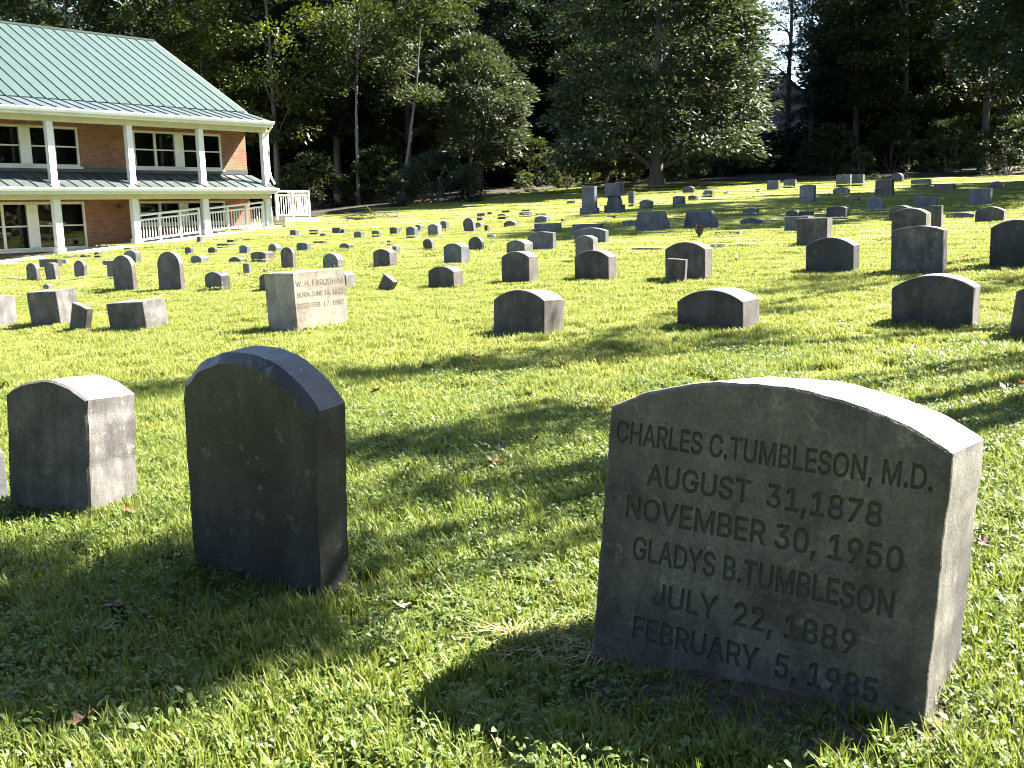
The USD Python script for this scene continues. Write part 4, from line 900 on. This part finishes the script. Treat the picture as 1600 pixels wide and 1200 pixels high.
def far_wood():
    r = np.random.default_rng(40)
    UsdGeom.PointInstancer.Define(stage, '/World/distant_woods')
    protos = []
    for k in range(3):
        c = r.normal(0, 1, (40, 3)); c = c / np.linalg.norm(c, axis=1, keepdims=True) * r.uniform(0.3, 1, (40, 1)) * [2.6, 2.6, 2.2]
        V, F = sprays(c, r.uniform(0.8, 1.4, 40), 60, 0.42, r, 0.5)
        protos.append(obj('foliage_mass', trimesh.Trimesh(V, F, process=False), LEAF[['dark', 'mid', 'dark'][k]], '/World/distant_woods'))
    P = []; 
    for x in np.arange(-95, 96, 3.0):
        for dep in (78, 87, 96, 104):
            px = 800 + x / dep * FPX; top = (5, 11, 16, 16)[(78, 87, 96, 104).index(dep)] + 3 * meshkit.noise(np.array([[x * 0.13, dep, 0.0]]))[0]
            if 1165 < px < 1290: top = 2.0
            for z in np.arange(0.5, top, 2.6): P.append((x + r.uniform(-1, 1), dep + r.uniform(-2, 2), float(terrain(x, dep)) + z + r.uniform(-.6, .6)))
    for a in np.radians(np.arange(100, 286, 5.0)):          # the wood goes on round the cemetery behind and beside the camera
        for R in (23.0, 29.0):
            x, y = R * math.sin(a), R * math.cos(a)
            for z in np.arange(0.5, 18, 2.6): P.append((x + r.uniform(-1, 1), y + r.uniform(-1, 1), float(terrain(x, y)) + z))
    for a in np.radians(np.arange(40, 100, 4.0)):
        x, y = 62 * math.sin(a), 62 * math.cos(a)
        for z in np.arange(0.5, 18, 2.6): P.append((x + r.uniform(-1, 1), y + r.uniform(-1, 1), float(terrain(x, y)) + z))
    P = np.array(P); n = len(P); s = r.uniform(0.8, 1.25, n)
    inst('/World/distant_woods', protos, r.integers(0, 3, n), P, r.uniform(0, 360, n), np.stack([s, s, s], 1))
    tag(stage.GetPrimAtPath('/World/distant_woods'), 'dense dark foliage of the wood closing the view behind the trees', 'woods', kind='stuff')
far_wood()

# ------------------------------------------------------------------ grass
def blades(n, size, hmin, hmax, wid, r, clump=0, bend=0.5, seg=3):
    p = r.uniform(-size / 2, size / 2, (n, 2))
    if clump:
        c = r.uniform(-size / 2, size / 2, (clump, 2)); k = r.integers(0, clump, n); m = r.random(n) < 0.65; p[m] = c[k[m]] + r.normal(0, size * 0.03, (m.sum(), 2))
    a = r.uniform(0, 2 * np.pi, n); h = r.uniform(hmin, hmax, n) * r.uniform(0.6, 1, n); w = wid * r.uniform(0.6, 1.3, n); be = r.uniform(0.1, 1.0, n) * bend * h * 1.6
    d = np.stack([np.cos(a), np.sin(a)], 1); s = np.stack([-d[:, 1], d[:, 0]], 1); V = []
    ts = np.linspace(0, 1, seg + 1)
    for t in ts:
        c = p + d * (be * t ** 2)[:, None]; z = h * (t - 0.28 * (be / h) * t ** 2) - 0.012
        ww = w * (1 - t ** 2.2) * 0.5
        if t < 1:
            V += [np.concatenate([c - s * ww[:, None], z[:, None]], 1), np.concatenate([c + s * ww[:, None], z[:, None]], 1)]
        else: V += [np.concatenate([c, z[:, None]], 1)]
    V = np.stack(V, 1); m = V.shape[1]; b = np.arange(n)[:, None] * m; F = []
    for k in range(seg - 1): F += [b + [2 * k, 2 * k + 1, 2 * k + 3], b + [2 * k, 2 * k + 3, 2 * k + 2]]
    F += [b + [2 * seg - 2, 2 * seg - 1, 2 * seg]]
    return trimesh.Trimesh(V.reshape(-1, 3), np.vstack(F), process=False)

def weeds(n, size, r, l0=0.013, l1=0.034):
    """small broad leaves of clover and creeping weeds between the blades"""
    p = np.concatenate([r.uniform(-size / 2, size / 2, (n, 2)), r.uniform(0.008, 0.045, (n, 1))], 1)
    a = r.uniform(0, 2 * np.pi, n); d = np.stack([np.cos(a), np.sin(a), r.uniform(-0.2, 0.7, n)], 1); d /= np.linalg.norm(d, axis=1, keepdims=True)
    s = np.cross(d, np.array([0, 0, 1.0]) + r.normal(0, .35, (n, 3))); s /= np.linalg.norm(s, axis=1, keepdims=True); l = r.uniform(l0, l1, (n, 1)); w = l * r.uniform(0.3, 0.5, (n, 1)); nb = np.cross(s, d)
    V = np.stack([p, p + d * l * .35 + s * w * .5 + nb * l * .08, p + d * l * .75 + s * w * .4 + nb * l * .06, p + d * l - nb * l * .08, p + d * l * .75 - s * w * .4 + nb * l * .06, p + d * l * .35 - s * w * .5 + nb * l * .08], 1)
    b = np.arange(n)[:, None] * 6
    return trimesh.Trimesh(V.reshape(-1, 3), np.vstack([b + [0, 1, 5], b + [1, 2, 5], b + [2, 4, 5], b + [2, 3, 4]]), process=False)

def lawn_grass():
    r = np.random.default_rng(50)
    UsdGeom.PointInstancer.Define(stage, '/World/grass')
    pr = [obj('blades', blades(1700, 0.42, 0.03, 0.10, 0.0068, r, 20), grass_near_m, '/World/grass') for _ in range(4)]
    pr += [obj('weed_leaves', weeds(470, 0.42, r), weed_m, '/World/grass') for _ in range(3)]
    pr += [obj('blades', blades(3600, 1.05, 0.024, 0.062, 0.009, r, 60, seg=2), grass_m, '/World/grass') for _ in range(3)]
    pr += [obj('blades', blades(3800, 2.1, 0.02, 0.055, 0.02, r, 120, seg=2), grass_m, '/World/grass') for _ in range(3)]
    pr += [obj('blades', blades(3800, 4.2, 0.02, 0.06, 0.045, r, 150, seg=2), grass_m, '/World/grass') for _ in range(2)]
    pr += [obj('tall_blades', blades(26, 0.30, 0.08, 0.15, 0.005, r, 3, 0.45), grass_near_m, '/World/grass') for _ in range(2)]
    P, I, S = [], [], []
    def layer(y0, y1, step, ids, half, sc=(0.9, 1.15), hs=(0.75, 1.2)):
        for y in np.arange(y0, y1, step):
            X = half * y + 1.5
            for x in np.arange(-X, X, step):
                jx, jy = x + r.uniform(-.2, .2) * step, y + r.uniform(-.2, .2) * step
                if y1 < 10 and r.random() < (jy - 5.5) / (y1 - 5.5): continue
                if jy > edge(jx) - 0.3: continue
                P.append((jx, jy, float(terrain(jx, jy)))); I.append(r.choice(ids)); s = r.uniform(*sc)
                q = s * (0.75 + 0.6 * meshkit.noise(np.array([[jx * 0.9, jy * 0.9, 0.0]]), 4)[0]); S.append((s, s, q))
    layer(0.6, 9.5, 0.36, [0, 1, 2, 3], 0.62)
    layer(0.6, 9.0, 0.40, [4, 5, 6], 0.62)
    layer(5.6, 18.0, 0.72, [7, 8, 9], 0.60)
    layer(17.5, 36.0, 1.5, [10, 11, 12], 0.58)
    layer(35.0, 64.0, 3.7, [13, 14], 0.56)
    for _ in range(420):
        y = r.uniform(1.5, 13) ; x = r.uniform(-.62, .62) * y; P.append((x, y, float(terrain(x, y)))); I.append(15 + int(r.integers(0, 2))); s = r.uniform(0.6, 1.0); S.append((s, s, s))
    n = len(P); inst('/World/grass', pr, I, P, r.uniform(0, 360, n), S)
    tag(stage.GetPrimAtPath('/World/grass'), 'rough green lawn of grass blades and small broad weeds', 'grass', kind='stuff')
lawn_grass()

# dry straw and bare soil about the foot of the engraved stone
def foot_of_stone():
    r = np.random.default_rng(61); M = basis(34.56, 0, 0); a, b = M[:3, 0], M[:3, 1]; o = np.array([0.584, 2.567, 0.0])
    th = np.linspace(0, 2 * np.pi, 48, endpoint=False); V = []; rings = 6
    for k in range(rings + 1):
        f = k / rings
        for t in th:
            q = o + a * (0.60 * f * math.cos(t) * (1 + 0.12 * math.sin(3 * t + 1))) + b * (0.10 + 0.34 * f * math.sin(t) * (1 + 0.15 * math.sin(5 * t)))
            V.append((q[0], q[1], float(terrain(q[0], q[1])) + 0.048 * (1 - f ** 2) - 0.01 * f + 0.02 * (meshkit.noise(np.array([[q[0] * 20, q[1] * 20, 1.0]]))[0] - 0.3) * (1 - f)))
    n = len(th); F = []
    for k in range(rings):
        for j in range(n): F += [[k * n + j, (k + 1) * n + j, (k + 1) * n + (j + 1) % n], [k * n + j, (k + 1) * n + (j + 1) % n, k * n + (j + 1) % n]]
    m = trimesh.Trimesh(np.array(V), np.array(F), process=False); trimesh.repair.fix_normals(m)
    tag(obj('soil', m, soil_m, smooth=True), 'bare dark soil around the foot of the large engraved stone', 'soil', kind='stuff')
    p = at(880, 1015); ms = blades(330, 0.36, 0.05, 0.12, 0.0045, r, 7, 1.6, 3); ms.vertices[:, 2] *= 0.55; ms.vertices *= [1.25, 0.8, 1]
    s = obj('straw', ms, straw_m); xf(s, (p[0], p[1], p[2] + 0.02)); tag(s, 'patch of dry pale straw left of the large engraved stone', 'straw', kind='stuff')
foot_of_stone()

# ------------------------------------------------------------------ fallen leaves
def dead_leaf(px, py, size, mat, label, seed):
    r = np.random.default_rng(seed); p = at(px, py); n = 15; size = size * (0.62 if py > 560 else 0.45); th = np.linspace(0, 2 * np.pi, n, endpoint=False)
    rad = 0.5 + 0.15 * np.cos(5 * th) + r.uniform(-.12, .12, n); rad[0] *= 1.25
    V = []
    for f in (0.5, 1.0): V += [(f * q * math.cos(t), f * q * math.sin(t), 0.7 * (f * q) ** 2 * abs(math.sin(t + seed)) + r.uniform(0, .16)) for q, t in zip(rad, th)]
    V = np.array([(0, 0, 0.02)] + V) * size; F = []
    for j in range(n): k = (j + 1) % n; F += [[0, 1 + j, 1 + k], [1 + j, 1 + n + j, 1 + n + k], [1 + j, 1 + n + k, 1 + k]]
    b = len(V); V = np.vstack([V, [[-.25 * size, -.01 * size, 0], [-.25 * size, .01 * size, 0], [-.85 * size, 0, .12 * size]]]); F.append([b, b + 1, b + 2])
    t = obj('fallen_leaf', trimesh.Trimesh(V, np.array(F), process=False), DEADLEAF[mat])
    R = trimesh.transformations.euler_matrix(r.uniform(-.5, .5), r.uniform(-.5, .5), r.uniform(0, 6.28)); R[:3, 3] = p + [0, 0, 0.05]
    xf(t, mat=R); tag(t, label, 'leaf', 'dead leaves lying on the grass')
for k, (x, y, s, m, lab) in enumerate([
        (587, 624, 0.10, 2, 'dark curled leaf right of the tall blackened stone'), (742, 569, 0.12, 0, 'brown leaf on the shadow edge below the leaning centre stone'), (880, 575, 0.10, 1, 'reddish leaf in the grass right of centre, above the engraved stone'),
        (838, 702, 0.09, 2, 'dark leaf in the grass left of the engraved stone top'), (772, 737, 0.12, 0, 'brown leaf lying flat in the middle shadow patch'), (785, 716, 0.10, 2, 'blackish leaf just above the brown leaf in the middle shadow'),
        (200, 816, 0.09, 1, 'orange leaf at the foot of the short thick stone'), (185, 972, 0.13, 0, 'brown leaf in the dark shade at lower left'), (132, 1158, 0.10, 0, 'wrinkled purplish-brown leaf in the bottom left corner'),
        (1509, 407, 0.22, 1, 'orange star-shaped leaf left of the big dark right stone'), (1370, 459, 0.13, 1, 'orange leaf behind the broad white-rimmed stone'), (1316, 512, 0.12, 0, 'upturned pale-brown leaf left of the broad white-rimmed stone'),
        (1571, 619, 0.10, 2, 'dark leaf near the right edge above the engraved stone'), (1597, 612, 0.10, 1, 'orange leaf cut off by the right edge'), (1535, 868, 0.09, 0, 'brown leaf close right of the engraved stone'),
        (626, 972, 0.085, 3, 'large pale leaf lying in sunny grass at centre bottom'), (858, 932, 0.05, 2, 'small dark brown leaf left of the engraved stone'), (1152, 408, 0.16, 1, 'orange leaf beyond the low wide stone'),
        (1522, 413, 0.12, 2, 'dark leaf below the orange star-shaped leaf'), (1365, 433, 0.12, 2, 'dark leaf between the two arched stones at right'), (1430, 512, 0.10, 0, 'brown leaf at the foot of the broad white-rimmed stone'),
        (1180, 431, 0.12, 0, 'brown leaf behind the low wide stone')]):
    dead_leaf(x, y, s, m, lab, 100 + k)
